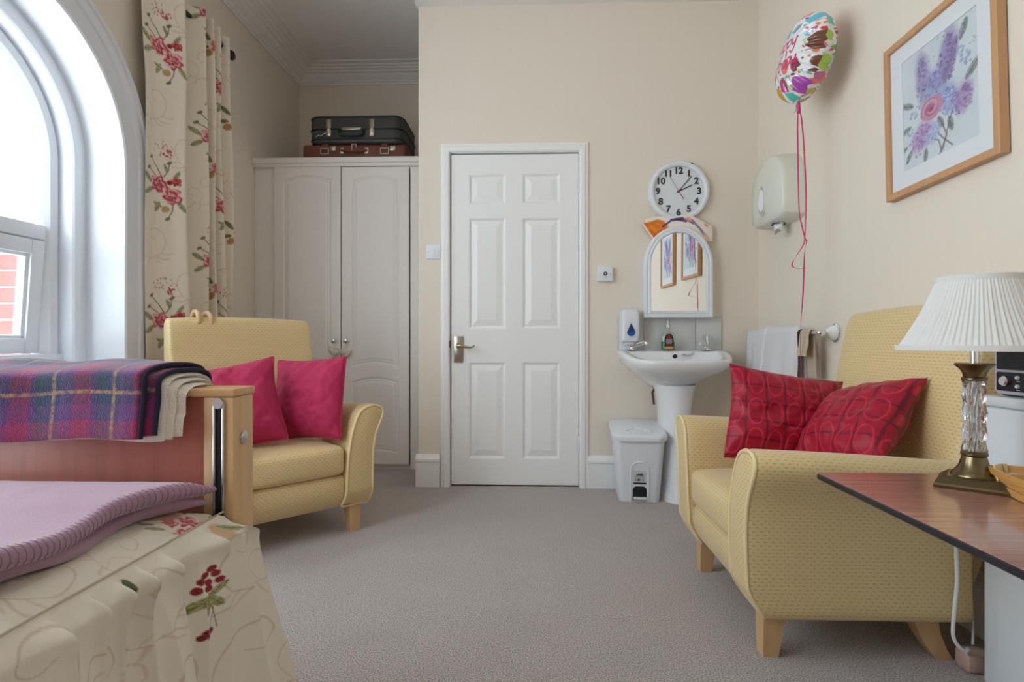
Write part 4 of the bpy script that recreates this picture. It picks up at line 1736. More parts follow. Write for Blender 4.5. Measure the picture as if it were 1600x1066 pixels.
    for x, y in ((.04, .40), (-.06, .27), (.26, .2)):
        for k in range(7):
            cv.ell(x + r.uniform(-.04, .04), y + r.uniform(-.03, .03), .006, .004, 0, S3(130, 130, 140), .7)
    # the pink rose
    cv.ell(-.055, -.07, .088, .082, 0, S3(206, 156, 182), 1, .08, .08)
    for k, (rad, cc) in enumerate(((.085, (196, 140, 168)), (.07, (214, 168, 192)), (.055, (186, 120, 152)), (.043, (214, 160, 184)), (.03, (176, 100, 132)), (.016, (150, 76, 108)))):
        cv.ell(-.055 + .006 * math.cos(k * 2.2), -.07 + .006 * math.sin(k * 2.2), rad, rad * .92, 0, S3(*cc), .85, .12, .10)
    for k in range(7):
        cv.curl(-.055, -.07, .03 + .008 * k, k * 1.3, .35, .006, S3(160, 92, 126), .6, .9)
    P = np.stack([U * iw * 1.01, np.full_like(U, -.0163), V * ih * 1.01], -1)
    grid_obj('art_print', P, M['print'], f, cols=cv.get())
    mb = MB()
    mb.box((-W / 2 + fw - .001, -.0225, -Hh / 2 + fw - .001), (W / 2 - fw + .001, -.0205, Hh / 2 - fw + .001))
    mb.build('glazing', M['pane_p'], f, smooth=False)
    return f


flower_picture('oak framed lilac and rose print hanging on the right wall above the near armchair', 1.612, 2.115, 1.382, 1.938, math.radians(-1.8), 3)
flower_picture('second oak framed flower print nearer the camera, seen reflected in the arched mirror', 0.83, 1.33, 1.385, 1.93, math.radians(-1.0), 8)

# ------------------------------------------------------------------ curtain
plan = [(-1.845, 2.600), (-1.835, 2.640), (-1.800, 2.705), (-1.745, 2.775), (-1.70, 2.815), (-1.685, 2.845), (-1.715, 2.885), (-1.80, 2.93), (-1.845, 2.965), (-1.835, 3.0),
        (-1.78, 3.04), (-1.715, 3.085), (-1.70, 3.105), (-1.735, 3.135), (-1.82, 3.15), (-1.845, 3.175), (-1.80, 3.195), (-1.725, 3.205), (-1.705, 3.22), (-1.74, 3.24), (-1.82, 3.25), (-1.845, 3.27), (-1.79, 3.29),
        (-1.73, 3.305), (-1.715, 3.325), (-1.75, 3.34), (-1.82, 3.36), (-1.835, 3.39), (-1.79, 3.42), (-1.735, 3.45), (-1.73, 3.47), (-1.77, 3.49), (-1.83, 3.50)]
plan = [(max(-1.80 + (x + 1.78) * .75, -1.818 if y < 2.7 else -2), 2.56 + (y - 2.6) * .78 if y < 2.85 else 2.755 + (y - 2.85) * .77) for x, y in plan]
cp = np.array(catmull(plan, 12))
sl_ = np.concatenate([[0], np.cumsum(np.linalg.norm(np.diff(cp, axis=0), axis=1))])
NS = 560
sq = np.linspace(0, sl_[-1], NS)
px_, py_ = np.interp(sq, sl_, cp[:, 0]), np.interp(sq, sl_, cp[:, 1])
NZ = 560
ZT, ZB = 2.635, .06
zq = np.linspace(ZT, ZB, NZ)
Sg, Zg = np.meshgrid(sq, zq, indexing='ij')
drop_ = (ZT - Zg)
xm = -1.80
k_ = 1 - .12 * sstep(.3, 2.2, drop_)
Xg = xm + (px_[:, None] - xm) * k_ + .010 * np.sin(3.1 * drop_ + 9 * Sg) * sstep(.1, .6, drop_)
Yg = py_[:, None] + .028 * drop_ + .006 * np.sin(2.3 * drop_ + 5 * Sg) * sstep(.1, .6, drop_)
cv = Canvas(Sg, Zg, S3(232, 222, 204))
cv.c *= (1 + .03 * (fbm(cv.U * 60, cv.V * 60) - .5))[:, None]
s1 = .115
for j in range(-1, 4):
    z0 = 2.28 - .665 * j
    for i in range(0, 5):
        xo = s1 + i * .46
        dz = .33 * (i % 2)
        scroll(cv, xo - .05, z0 - .26 + dz, .9, 1)
        scroll(cv, xo + .12, z0 + .20 + dz, .9, -1)
        scroll(cv, xo + .22, z0 - .05 + dz, .8, 1)
        sprinkle(cv, xo - .0, z0 + .19 + dz, 1.0)
        rose_cluster(cv, xo + .005, z0 + dz, .92, 1)
        dark_cluster(cv, xo + .23, z0 - .12 + dz, .95, 1)
cur = thing('curtain', 'cream floral eyelet curtain gathered beside the arched window', 'curtain', (-1.78, 3.0, 0))
P = np.stack([Xg + 1.78, Yg - 3.0, Zg], -1)
fab = grid_obj('fabric', P, M['floral'], cur, cols=cv.get())
sol = fab.modifiers.new('thickness', 'SOLIDIFY')
sol.thickness = .002
PZ = 2.578
for y in (2.80, 2.917, 2.982, 3.025, 3.060, 3.094, 3.140, 3.194):
    mb = MB()
    ring = [(.024 * math.cos(t), 0, .024 * math.sin(t)) for t in np.linspace(0, 2 * PI, 25)[:-1]]
    mb.tube(ring, .0045, 8, closed=True)
    o = mb.build('eyelet', M['steel'], cur)
    o.location = (-.02, y - 3.0, PZ)
    o.rotation_euler = (0, 0, .5)
cpole = thing('curtain_pole', 'dark metal curtain pole running along the window wall', 'curtain pole', (-1.80, 2.0, PZ))
mb = MB()
mb.cyl((0, -1.6, 0), (0, 1.28, 0), .014, n=16)
mb.build('pole', M['black'], cpole)
mb = MB()
mb.lathe([(.0145, 0), (.022, .008), (.03, .03), (.022, .055), (.004, .07)], (0, 1.28, 0), n=20, M=Matrix.Rotation(-PI / 2, 4, 'X'), close=True)
mb.build('finial', M['black'], cpole)
for y in (-1.5, 1.255):
    mb = MB()
    mb.cyl((-.079, y, 0), (0, y, 0), .008, n=12)
    mb.cyl((-.0795, y, 0), (-.072, y, 0), .028, n=20)
    mb.build('bracket', M['black'], cpole)


# ------------------------------------------------------------------ armchair
def loft_x(prof, half, r, n=5, bulge=0.0, nx=8):
    """loft closed (y,z) profile along x with rounded ends"""
    rings, st = [], []
    for k in range(n + 1):
        a = PI / 2 * k / n
        st.append((-half + r * (1 - math.sin(a)) * 0 + r * (1 - math.cos(PI / 2 - a)) * 0 + r * (1 - math.sin(a)), r * (1 - math.sin(a))) if False else (-half + r * (1 - math.cos(a)), r * (1 - math.sin(a))))
    mid = [(x, 0) for x in np.linspace(-half + r, half - r, nx + 2)[1:-1]]
    st = st + mid + [(-x, i) for x, i in st[::-1]]
    for x, ins in st:
        q = offset_poly(prof, ins) if ins > 1e-6 else np.array(prof)
        rings.append([(x, p[0], p[1]) for p in q])
    return rings


def rbox(lo, hi, r, n=10, crown=(0, 0, 0), fn=None):
    """rounded puffy box as grids on 6 faces"""
    lo, hi = np.array(lo, float), np.array(hi, float)
    c, h = (lo + hi) / 2, (hi - lo) / 2
    grids, uvs = [], []
    t = np.tan(np.linspace(-PI / 4, PI / 4, n))
    nn = max(n, 4)
    tt = np.concatenate([np.linspace(-1, -1 + 1e-3, 1), np.linspace(-1, 1, 2 * nn)[1:-1], [1]])
    for ax in range(3):
        o = [i for i in range(3) if i != ax]
        for s in (-1, 1):
            A, B = np.meshgrid(tt, tt, indexing='ij')
            if s < 0:
                A = A[::-1]
            if ax == 1:
                A = A[::-1]
            P = np.zeros(A.shape + (3,))
            # densify near the edges
            dens = lambda T, hh: np.sign(T) * (1 - (1 - np.abs(T)) ** 1.0) * hh
            P[..., o[0]] = dens(A, h[o[0]])
            P[..., o[1]] = dens(B, h[o[1]])
            P[..., ax] = s * h[ax]
            q = np.clip(P, -(h - r), h - r)
            d = P - q
            L = np.maximum(np.linalg.norm(d, axis=-1, keepdims=True), 1e-9)
            P = q + d / L * r
            nx_ = P / h
            for k in range(3):
                if crown[k]:
                    oo = [i for i in range(3) if i != k]
                    P[..., k] += np.sign(nx_[..., k]) * crown[k] * np.clip(1 - nx_[..., oo[0]] ** 2, 0, 1) * np.clip(1 - nx_[..., oo[1]] ** 2, 0, 1) * np.abs(nx_[..., k]) ** 2
            P = P + c
            if fn:
                P = fn(P)
            grids.append(P)
            uvs.append(np.stack([P[..., o[0]], P[..., o[1]]], -1).reshape(-1, 2))
    return grids, np.concatenate(uvs)


def make_armchair():
    ch = empty('armchair', (0, 0, 0))
    # arms
    base = [(.21, .125), (.30, .125), (.345, .127), (.345, .23), (.345, .33), (.350, .40), (.365, .455), (.386, .497), (.399, .53), (.396, .556), (.376, .573), (.342, .578),
            (.305, .57), (.272, .547), (.248, .50), (.226, .42), (.214, .33), (.211, .25), (.21, .18)]
    sm = catmull(base, 4, closed=True)
    for s in (1, -1):
        poly = np.array([(p[0], p[1]) for p in sm])
        if s < 0:
            poly = poly * np.array([-1, 1])
        rings, us = [], []
        arc = np.concatenate([[0], np.cumsum(np.linalg.norm(np.diff(poly, axis=0), axis=1))])
        uvs = []
        ys = [0.0, .003, .010, .02, .08, .16, .26, .36, .46, .54, .585]
        ins = [.012, .005, .0015, 0, 0, 0, 0, 0, 0, 0, 0]
        for y, i_ in zip(ys, ins):
            q = offset_poly(poly, i_)
            tz = np.clip((q[:, 1] - .30) / .28, 0, 1)
            z = q[:, 1] - tz * .032 * (y / .58) ** 1.3
            rec = .046 * np.clip((.200 - q[:, 1]) / .075, 0, 1) ** 1.3 * (1 - y / .585)
            ring = [(q[k, 0], y + rec[k] - .006 * math.sin(PI * min(max((q[k, 1] - .2) / .38, 0), 1)) * (1 - min(y / .1, 1)), z[k]) for k in range(len(q))]
            rings.append(ring)
            uvs += [(y, arc[k]) for k in range(len(q))]
        mb = MB()
        mb.loft(rings, uvs=uvs, cap=False)
        mb._add(rings[-1], [tuple(range(len(rings[-1])))])
        # front face as rows across the arm, following its curved front
        q0 = offset_poly(poly, .011)
        rows, ruv = [], []
        for z in np.linspace(q0[:, 1].min() + .0003, q0[:, 1].max() - .0003, 46):
            xs_ = []
            for k in range(len(q0)):
                a_, b_ = q0[k], q0[(k + 1) % len(q0)]
                if (a_[1] - z) * (b_[1] - z) < 0:
                    xs_.append(a_[0] + (b_[0] - a_[0]) * (z - a_[1]) / (b_[1] - a_[1]))
            xl_, xr_ = min(xs_), max(xs_)
            yy = .046 * min(max((.200 - z) / .075, 0), 1) ** 1.3 - .006 * math.sin(PI * min(max((z - .2) / .38, 0), 1))
            row = [(xl_ + (xr_ - xl_) * t, yy - .004 * math.sin(PI * t), z) for t in np.linspace(0, 1, 7)]
            rows.append(row)
            ruv += [(p[0], p[2]) for p in row]
        mb.loft(rows, closed=False, cap=False, uvs=ruv)
        am = mb.build('arm', M['chair'], ch, angle=50)
        mb = MB()
        mb.tube([Vector(p) + Vector((0, -.001, 0)) for p in rings[1]], .0055, 8, closed=True)
        mb.build('arm_piping', M['chairpipe'], am)
    # front rail and seat deck
    prof = catmull([(.085, .125), (.06, .127), (.035, .15), (.015, .19), (.010, .235), (.022, .268), (.06, .277), (.2, .277), (.45, .277), (.46, .26), (.46, .14), (.45, .125), (.3, .125), (.16, .125)], 4, closed=True)
    rings = loft_x([tuple(p) for p in prof], .209, .004, 2, nx=6)
    mb = MB()
    mb.loft(rings)
    mb.build('seat_rail', M['chair'], ch, angle=50, boxuv=True)
    # seat cushion

    def sag(P):
        P = P.copy()
        P[..., 2] += .010 * (P[..., 1] - .2)
        return P
    g, uv = rbox((-.212, .002, .280), (.212, .545, .405), .028, 14, (0.0, .012, .022), sag)
    so_ = grid_obj('seat_cushion', g[0], M['chair'], ch, extra=g[1:], uv=uv)
    # backrest
    bp_ = catmull([(.515, .28), (.535, .42), (.558, .56), (.590, .74), (.618, .89), (.632, .94), (.648, .963), (.674, .972), (.700, .965), (.716, .94), (.718, .88), (.704, .70), (.682, .50), (.642, .32), (.60, .2), (.572, .127), (.53, .125), (.48, .127), (.47, .2)], 4, closed=True)
    rings = loft_x([tuple(p) for p in bp_], .335, .018, 5, nx=10)
    rr = []
    for ring in rings:
        rr.append([(x, y - .010 * (1 - (x / .345) ** 2) * min(max((z - .4) / .3, 0), 1) * (1 if y < .6 else 0), z + .012 * (1 - (x / .345) ** 2) * min(max((z - .8) / .15, 0), 1)) for x, y, z in ring])
    mb = MB()
    mb.loft(rr)
    mb.build('backrest', M['chair'], ch, angle=50, boxuv=True)
    # legs
    for s in (1, -1):
        mb = MB()
        rings = []
        for z, w, oy in ((.132, .030, .0), (.06, .026, -.004), (0, .021, -.008)):
            rings.append([(s * .285 + a * w, .085 + oy + b_ * w, z) for a, b_ in ((-1, -1), (1, -1), (1, 1), (-1, 1))])
        mb.loft(rings)
        mb.build('leg', M['beech'], ch, smooth=False)
        mb = MB()
        rings = []
        for z, w, oy in ((.132, .032, .0), (.10, .031, .004), (.07, .028, .014), (.035, .025, .032), (0, .022, .056)):
            rings.append([(s * .285 + a * w * .8, .49 + oy + b_ * w, z) for a, b_ in ((-1, -1), (1, -1), (1, 1), (-1, 1))])
        mb.loft(rings)
        mb.build('leg', M['beech'], ch, smooth=True, angle=40)
    return ch


chR = make_armchair()
tag(chR, 'gold dotted armchair with patterned red cushions against the right wall', 'armchair', 'matching gold armchairs')
chL = copy_tree(chR)
chR.location = (.58, 1.875, 0)
chR.rotation_euler = (0, 0, -PI / 2)
tag(chL, 'gold dotted armchair with plain magenta cushions between bed end and wardrobe', 'armchair', 'matching gold armchairs')
chL.location = (-.96, 2.30, 0)
chL.rotation_euler = (0, 0, math.radians(46))


# ------------------------------------------------------------------ cushions
def cushion(name, label, w, h, t, m, M4, painter=None, piping=None, seed=0, group=None, n=90, wr=.010):
    a = np.linspace(-1, 1, n)
    A, B = np.meshgrid(a, a, indexing='ij')
    r = np.random.default_rng(seed)
    grids, cols = [], []
    for s in (1, -1):
        X = w / 2 * A * (1 - .07 * (1 - B ** 2) - .02 * np.cos(3 * B + seed))
        Z = h / 2 * B * (1 - .07 * (1 - A ** 2))
        prof = np.clip((1 - np.abs(A) ** 2.6), 0, 1) ** .55 * np.clip((1 - np.abs(B) ** 2.6), 0, 1) ** .55
        crease = (fbm(A * 2.2 + seed * 3.1 + 20, B * 2.2 + 7 * s + 20) - .5) * wr * 4 * prof
        ed = 1 - np.minimum(1 - np.abs(A), 1 - np.abs(B))
        ruffle = wr * .8 * np.sin(16 * A + seed) * np.sin(13 * B + 2) * (ed > .0) * ed ** 4 * np.sqrt(np.clip(1 - ed, 0, 1) * 4)
        Y = -s * (t / 2 * prof) + crease + ruffle
        P = np.stack([X, Y, Z], -1)
        if s < 0:
            P = P[::-1]
            cc = None
        grids.append(P)
        if painter:
            c = painter(X if s > 0 else X[::-1], Z if s > 0 else Z[::-1])
            cols.append(c.reshape(-1, 3))
    root = empty(name, (0, 0, 0)) if piping else None
    o = grid_obj('cover' if piping else name, grids[0], m, root, cols=np.concatenate(cols) if painter else None, extra=grids[1:])
    if piping:
        ring = []
        G = grids[0]
        ring = list(G[:-1, 0]) + list(G[-1, :-1]) + list(G[::-1][:-1, -1]) + list(G[0, ::-1][:-1])
        mb = MB()
        mb.tube(ring[::2], .0042, 7, closed=True)
        mb.build('piping', piping, root)
        o = root
    o.matrix_world = M4
    return tag(o, label, 'cushion', group)


def frame_mat(c, right, up):
    r = Vector(right).normalized()
    u = Vector(up)
    u = (u - r * u.dot(r)).normalized()
    f = r.cross(u)          # points out of the front face = -y local
    m = Matrix((( r.x, -f.x, u.x, c[0]), (r.y, -f.y, u.y, c[1]), (r.z, -f.z, u.z, c[2]), (0, 0, 0, 1)))
    return m


cushion('cushion', 'plain magenta cushion propped upright against the right arm of the left armchair', .37, .37, .13, M['maroon'],
        frame_mat((-1.015, 2.535, .605), (.97, -.235, .06), (-.12, .25, .96)), None, M['maroon'], 3, 'magenta cushions on the left armchair')
cushion('cushion', 'plain magenta cushion slumped beside the bed footboard on the left armchair', .37, .38, .14, M['maroon'],
        frame_mat((-1.262, 2.352, .590), (.80, .32, .16), (-.36, .26, .90)), None, M['maroon'], 5, 'magenta cushions on the left armchair')


def oval_paint(X, Z):
    cv = Canvas(X, Z, S3(158, 10, 42))
    cv.c *= (1 + .12 * (fbm(cv.U * 160, cv.V * 24) - .5))[:, None]
    g = .062
    for i in range(-4, 5):
        cv.stroke([(i * g - g / 2, -.3), (i * g - g / 2 + .002, 0), (i * g - g / 2, .3)], .0042, S3(92, 6, 36), .9, False)
        cv.stroke([(-.3, i * g - g / 2), (.3, i * g - g / 2)], .0042, S3(92, 6, 36), .9, False)
    for j in range(-2, 3):
        for i in range(-4, 4):
            x0, z0 = (i + .5) * g + g / 2, j * .104 + .0
            pts = [(x0 + .024 * math.cos(t), z0 + .044 * math.sin(t)) for t in np.linspace(0, 2 * PI, 25)]
            cv.stroke(pts, .0028, S3(206, 50, 66), .85, False)
    return cv.get()


cushion('cushion', 'red satin cushion with oval pattern standing against the far arm of the right armchair', .41, .335, .13, M['cush'],
        frame_mat((.880, 1.985, .598), (.975, .02, -.16), (.20, .28, .93)), oval_paint, None, 11, 'red patterned cushions on the right armchair', 130)
cushion('cushion', 'red satin cushion slumped against the backrest of the right armchair', .345, .33, .15, M['cush'],
        frame_mat((1.006, 1.785, .610), (.26, -.94, .22), (.64, .33, .70)), oval_paint, None, 23, 'red patterned cushions on the right armchair', 130, .010)


# ------------------------------------------------------------------ walking sticks behind the left chair
def walking_stick(loc, rz, label, lean):
    w = thing('walking_stick', label, 'walking stick', loc, rz, 'walking sticks hooked over the left armchair')
    R_ = .040
    pts = [(0, .0, -.93), (0, .0, -.3), (0, 0, -.02), (0, 0, 0)]
    pts += [(0, -R_ + R_ * math.cos(t), R_ * math.sin(t)) for t in np.linspace(0, PI, 14)[1:]]
    pts += [(0, -2 * R_, -.012)]
    pts = [Vector(p) + Vector((lean * p[2], 0, 0)) for p in pts]
    mb = MB()
    mb.tube(pts, .0105, 12)
    mb.sphere(pts[-1], .0105)
    mb.build('shaft', M['stick'], w)
    mb = MB()
    mb.cyl(Vector((lean * -.955, 0, -.955)), Vector((lean * -.90, 0, -.90)), .014, .012, n=14)
    mb.build('ferrule', M['black'], w)


def chair_pt(cx, cy, rz, x, y):
    c, s = math.cos(rz), math.sin(rz)
    return cx + c * x - s * y, cy + s * x + c * y


q = chair_pt(-.96, 2.30, math.radians(46), -.215, .7155)
walking_stick((q[0], q[1], .968), math.radians(52), 'pale wooden walking stick whose crook hooks over the left chair back, further left', 0.02)
q = chair_pt(-.96, 2.30, math.radians(46), -.170, .7165)
walking_stick((q[0], q[1], .962), math.radians(60), 'pale wooden walking stick hooked next to the other one, its crook further right', 0.0)

# ------------------------------------------------------------------ balloon
bl = thing('foil_balloon', 'round foil birthday balloon with coloured spots against the right wall', 'balloon', (1.172, 2.455, 2.075))
bl.rotation_mode = 'QUATERNION'
bl.rotation_quaternion = (Matrix.Rotation(math.radians(9), 4, 'Y') @ Matrix.Rotation(-PI / 2, 4, 'Z') @ Matrix.Rotation(math.radians(4), 4, 'Y')).to_quaternion()
BR, BT = .178, .094
nr, na = 170, 420
Rr, Th = np.meshgrid(np.sqrt(np.linspace(0.0002, 1, nr)), np.linspace(0, 2 * PI, na), indexing='ij')
grids, cols = [], []
SP = [(226, 120, 44), (214, 40, 44), (104, 190, 72), (160, 200, 60), (100, 190, 214), (166, 70, 170), (206, 40, 130), (110, 60, 40), (80, 190, 170), (232, 170, 50), (226, 110, 100)]
for s in (1, -1):
    wr_ = .0065 * np.sin(26 * Th + 2 * np.sin(3 * Th)) + .004 * np.sin(41 * Th + 1)
    rad = Rr * BR * (1 + .006 * np.sin(26 * Th) * Rr ** 4)
    Y = -s * BT * np.clip(1 - Rr ** 2.3, 0, 1) ** .62 + wr_ * sstep(.45, .95, Rr) * (1 - .3 * sstep(.97, 1, Rr))
    X, Z = rad * np.cos(Th), rad * np.sin(Th)
    P = np.stack([X, Y, Z], -1)
    cv = Canvas(X, Z, S3(232, 234, 236))
    r = random.Random(5 + s)
    placed = []
    for k in range(900):
        x, z = r.uniform(-.19, .19), r.uniform(-.19, .19)
        big = k < 150
        a = r.uniform(.024, .040) if big else r.uniform(.004, .009)
        if s > 0 and abs(x) < .125 and abs(z - .005) < .062:
            continue
        if any(math.hypot(x - q0, z - q1) < (a + q2) * .96 for q0, q1, q2 in placed):
            continue
        placed.append((x, z, a))
        c1 = SP[r.randrange(len(SP))]
        cv.ell(x, z, a * r.uniform(.9, 1.15), a * r.uniform(.75, .95), r.random() * 3, S3(*c1), 1, .05, .06)
        if big and r.random() < .5:
            cv.ell(x + a * .3, z + a * .2, a * .7, a * .6, r.random() * 3, S3(*SP[r.randrange(len(SP))]), .6, .06, .06)
    if s > 0:
        PK = S3(198, 34, 110)
        w_ = .0075
        L_ = {
            'H': [[(0, 0), (.1, .5), (.15, 1)], [(.5, 1), (.45, .5), (.5, 0)], [(.05, .5), (.3, .58), (.55, .5)]],
            'a': [[(.4, .45), (.2, .5), (.02, .25), (.15, .02), (.35, .15), (.42, .45), (.42, .1), (.55, 0)]],
            'p': [[(.05, .45), (.08, -.4)], [(.05, .3), (.25, .5), (.42, .3), (.25, .02), (.08, .1)]],
            'y': [[(.02, .45), (.1, .1), (.3, .1), (.4, .45)], [(.4, .45), (.35, -.2), (.15, -.42), (0, -.25)]],
            'B': [[(.1, 0), (.12, 1)], [(0, .9), (.3, 1.02), (.5, .78), (.15, .52)], [(.15, .52), (.55, .4), (.45, .05), (.05, 0)]],
            'i': [[(.1, .45), (.12, .05), (.25, 0)], [(.14, .7), (.15, .73)]],
            'r': [[(.05, .45), (.08, 0)], [(.06, .3), (.2, .48), (.35, .42)]],
            't': [[(.15, .9), (.15, .1), (.3, 0)], [(0, .55), (.35, .6)]],
            'h': [[(.05, 1), (.08, 0)], [(.08, .3), (.25, .5), (.38, .35), (.38, .05), (.48, 0)]],
            'd': [[(.4, .4), (.2, .5), (.02, .25), (.15, .02), (.38, .15)], [(.42, 1), (.42, .1), (.55, 0)]],
        }
        ADV = {'H': .62, 'a': .5, 'p': .48, 'y': .5, 'B': .62, 'i': .26, 'r': .38, 't': .36, 'h': .5, 'd': .54}

        def write(word, x0, z0, sz):
            x = x0
            for ch_ in word:
                for st in L_[ch_]:
                    pts = catmull([(x + p[0] * sz, z0 + p[1] * sz) for p in st], 5) if len(st) > 2 else [(x + p[0] * sz, z0 + p[1] * sz) for p in st]
                    cv.stroke(pts, w_, PK, 1, False)
                x += ADV[ch_] * sz
        write('Happy', -.085, .018, .068)
        write('Birthday', -.118, -.058, .060)
    c = cv.get()
    if s < 0:
        P, c = P[:, ::-1], c[:, ::-1]
    grids.append(P)
    cols.append(c.reshape(-1, 3))
grid_obj('foil_body', grids[0], M['foil'], bl, cols=np.concatenate(cols), extra=grids[1:])
mb = MB()
pts = [(-.013, 0, -BR + .01), (.013, 0, -BR + .01), (.007, 0, -BR - .03), (.011, 0, -BR - .045), (-.011, 0, -BR - .045), (-.007, 0, -BR - .03)]
mb.loft([[(x, -.004, z) for x, _, z in pts], [(x, .004, z) for x, _, z in pts]])
mb.build('neck', mat('foil_neck', srgb(206, 214, 214), .25), bl, smooth=False)
rb = tag(empty('balloon_ribbon', (1.167, 2.45, -.032)), 'two pink curling ribbon strands hanging from the balloon to the towel rail', 'ribbon')


def ribbon(pts, w, name):
    pp = np.array(catmull(pts, 14))
    T = np.gradient(pp, axis=0)
    T /= np.linalg.norm(T, axis=1, keepdims=True)
    k = np.linspace(0, 1, len(pp))
    ang = .6 + 2.2 * np.sin(5 * k) + .8 * np.sin(13 * k)
    side = np.stack([np.cos(ang), np.sin(ang), 0 * ang], 1)
    side -= T * (side * T).sum(1, keepdims=True)
    side /= np.linalg.norm(side, axis=1, keepdims=True)
    P = np.stack([pp - side * w / 2, pp + side * w / 2], 1)
    o = grid_obj(name, P, M['pink_ribbon'], rb)
    sm_ = o.modifiers.new('thickness', 'SOLIDIFY')
    sm_.thickness = .0008
    return o


ribbon([(-.025, -.0, 1.905), (-.027, 0, 1.85), (-.028, 0, 1.79), (-.026, .0, 1.66), (-.02, .005, 1.50), (-.012, .01, 1.43), (.012, .02, 1.345), (.02, .02, 1.33), (.016, .03, 1.28), (.018, .05, 1.1), (.03, .10, .93), (.035, .10, .70), (.03, .10, .60)], .0062, 'strand')
ribbon([(-.022, .0, 1.905), (-.010, 0, 1.84), (.0, 0, 1.70), (.008, .0, 1.5), (.010, .01, 1.40), (.010, .015, 1.35), (.006, .018, 1.315), (-.03, .02, 1.255), (-.042, .02, 1.225), (-.02, .02, 1.212), (.012, .02, 1.214), (.022, .02, 1.216)], .0062, 'strand')
mb = MB()
mb.tube([(-.023, 0, 1.925), (-.025, 0, 1.905), (-.021, 0, 1.89), (-.024, 0, 1.875)], .007, 10, radii=[.005, .0085, .006, .008])
mb.build('knot', M['pink_ribbon'], rb)

# ------------------------------------------------------------------ bed
bed = thing('bed', 'wooden care bed with red-toned beech footboard and floral cover on the left', 'bed', (-.98, 1.02, 0))
bx0, bx1 = -.42, .431
FT = .075
mb = MB()
mb.box((bx0 + .04, .012, .28), (bx1 - .056, .045, .766), .002)
mb.build('footboard_panel', M['board'], bed)
mb = MB()
mb.box((bx0 - .004, -.003, .7655), (bx1 + .003, FT + .003, .7805), .003)
mb.build('top_rail', M['beechx'], bed)
for x0, x1, tr_on in ((bx0, bx0 + .04, 0), (bx1 - .056, bx1, 1)):
    mb = MB()
    mb.box((x0, 0, .12), (x1, FT, .765), .002)
    ps = mb.build('post', M['beech'], bed)
    if tr_on:
        mb = MB()
        xm_ = x0 + .030
        mb.box((xm_ - .011, -.004, .2), (xm_ - .006, .0, .758), .001)
        mb.box((xm_ + .006, -.004, .2), (xm_ + .011, .0, .758), .001)
        mb.build('rail_track', M['steel'], ps)
        mb = MB()
        mb.box((xm_ - .006, -.001, .2), (xm_ + .006, .0005, .758))
        mb.build('track_slot_shade', M['dark'], ps, smooth=False)  # flat black strip painting the shade within the track
        mb = MB()
        mb.cyl((xm_, -.006, .754), (xm_, -.001, .754), .010, n=16)
        mb.build('track_end', M['steel'], ps)
        mb = MB()
        mb.lathe([(.012, 0), (.012, .003), (.009, .005)], (x1, .035, .685), n=24, M=Matrix.Rotation(PI / 2, 4, 'Y'), close=True)
        mb.build('bolt_cap', M['steel'], ps)
mb = MB()
mb.box((bx0 + .02, -2.0, .24), (bx0 + .06, .0, .34), .004)
mb.box((bx1 - .06, -2.0, .24), (bx1 - .02, .0, .34), .004)
mb.box((bx0 + .02, -2.0, .30), (bx1 - .02, 0, .34), .004)
mb.build('side_frame', M['beech'], bed)
g, uv = rbox((bx0 + .0, -1.98, .342), (bx1 - .045, -.035, .545), .05, 12)
grid_obj('mattress', g[0], M['mount'], bed, extra=g[1:])
mb = MB()
mb.box((bx0, -2.06, .12), (bx1, -2.0, .95), .004)
mb.build('headboard', M['board'], bed)
for x in (bx0 + .03, bx1 - .05):
    for y in (.035, -2.03):
        mb = MB()
        mb.cyl((x, y, 0), (x, y, .125), .022, n=16)
        mb.build('leg', M['steel'], bed)

# bedspread -------------------------------------------------------
X0, YE, RC = -.565, 1.0, .03
seg1 = np.concatenate([np.linspace(-1.0, .40, 20)[:-1], np.linspace(.40, YE - RC, 420)])
pth = [(X0, y, 1.0, 0.0) for y in seg1]
for y in np.linspace(YE - RC, YE + .012, 70)[1:]:
    pth.append((X0, y, 1.0, 0.0))
pth = np.array(pth)
sarc = np.concatenate([[0], np.cumsum(np.hypot(np.diff(pth[:, 0]), np.diff(pth[:, 1])))])
sarc = sarc + (-1.0 - 0)      # arc equals world Y along the straight side
NW = 300
wq = np.linspace(0, 1, NW)
Sx, Wx = np.meshgrid(sarc, wq, indexing='ij')
nx_, ny_ = pth[:, 2][:, None], pth[:, 3][:, None]
ZS, DROP = .556, .50
g1 = np.sin(Sx * 86 + 2.2 * np.sin(Sx * 19) + 1.1)
g2 = np.sin(Sx * 41 + 1.7 * np.sin(Sx * 13 + 1) + .6)
g3 = np.sin(Sx * 23 + 1.2 * np.sin(Sx * 7) + 2.4)
pl = 1 - np.abs(np.sin(Sx * 47 + 1.6 * np.sin(Sx * 17) + .4))
pl2 = 1 - np.abs(np.sin(Sx * 29 + 1.2 * np.sin(Sx * 11 + 2)))
fade = sstep(0, .05, Wx)
amp = fade * (.030 * pl ** 2.4 * np.exp(-Wx * 3.2) + .030 * pl2 ** 1.8 * sstep(.02, .3, Wx) * np.exp(-Wx * 1.2) - .006 + .004 * g1 * np.exp(-Wx * 4.0) + .013 * g2 * sstep(0, .25, Wx) * np.exp(-Wx * .9) + .022 * g3 * sstep(.05, .7, Wx))
rnd = .016 * sstep(0, .06, Wx)
endp = sstep(.86, 1.0, Sx)
out = rnd + .076 * Wx ** 1.2 + amp + .034 * endp * sstep(0, .07, Wx) * .55
z = ZS - DROP * Wx - .007 * sstep(.99, 1.013, Sx)
bulge = .010 * np.exp(-((Wx - .05) / .05) ** 2)
out = out + bulge
Xb = pth[:, 0][:, None] + nx_ * out
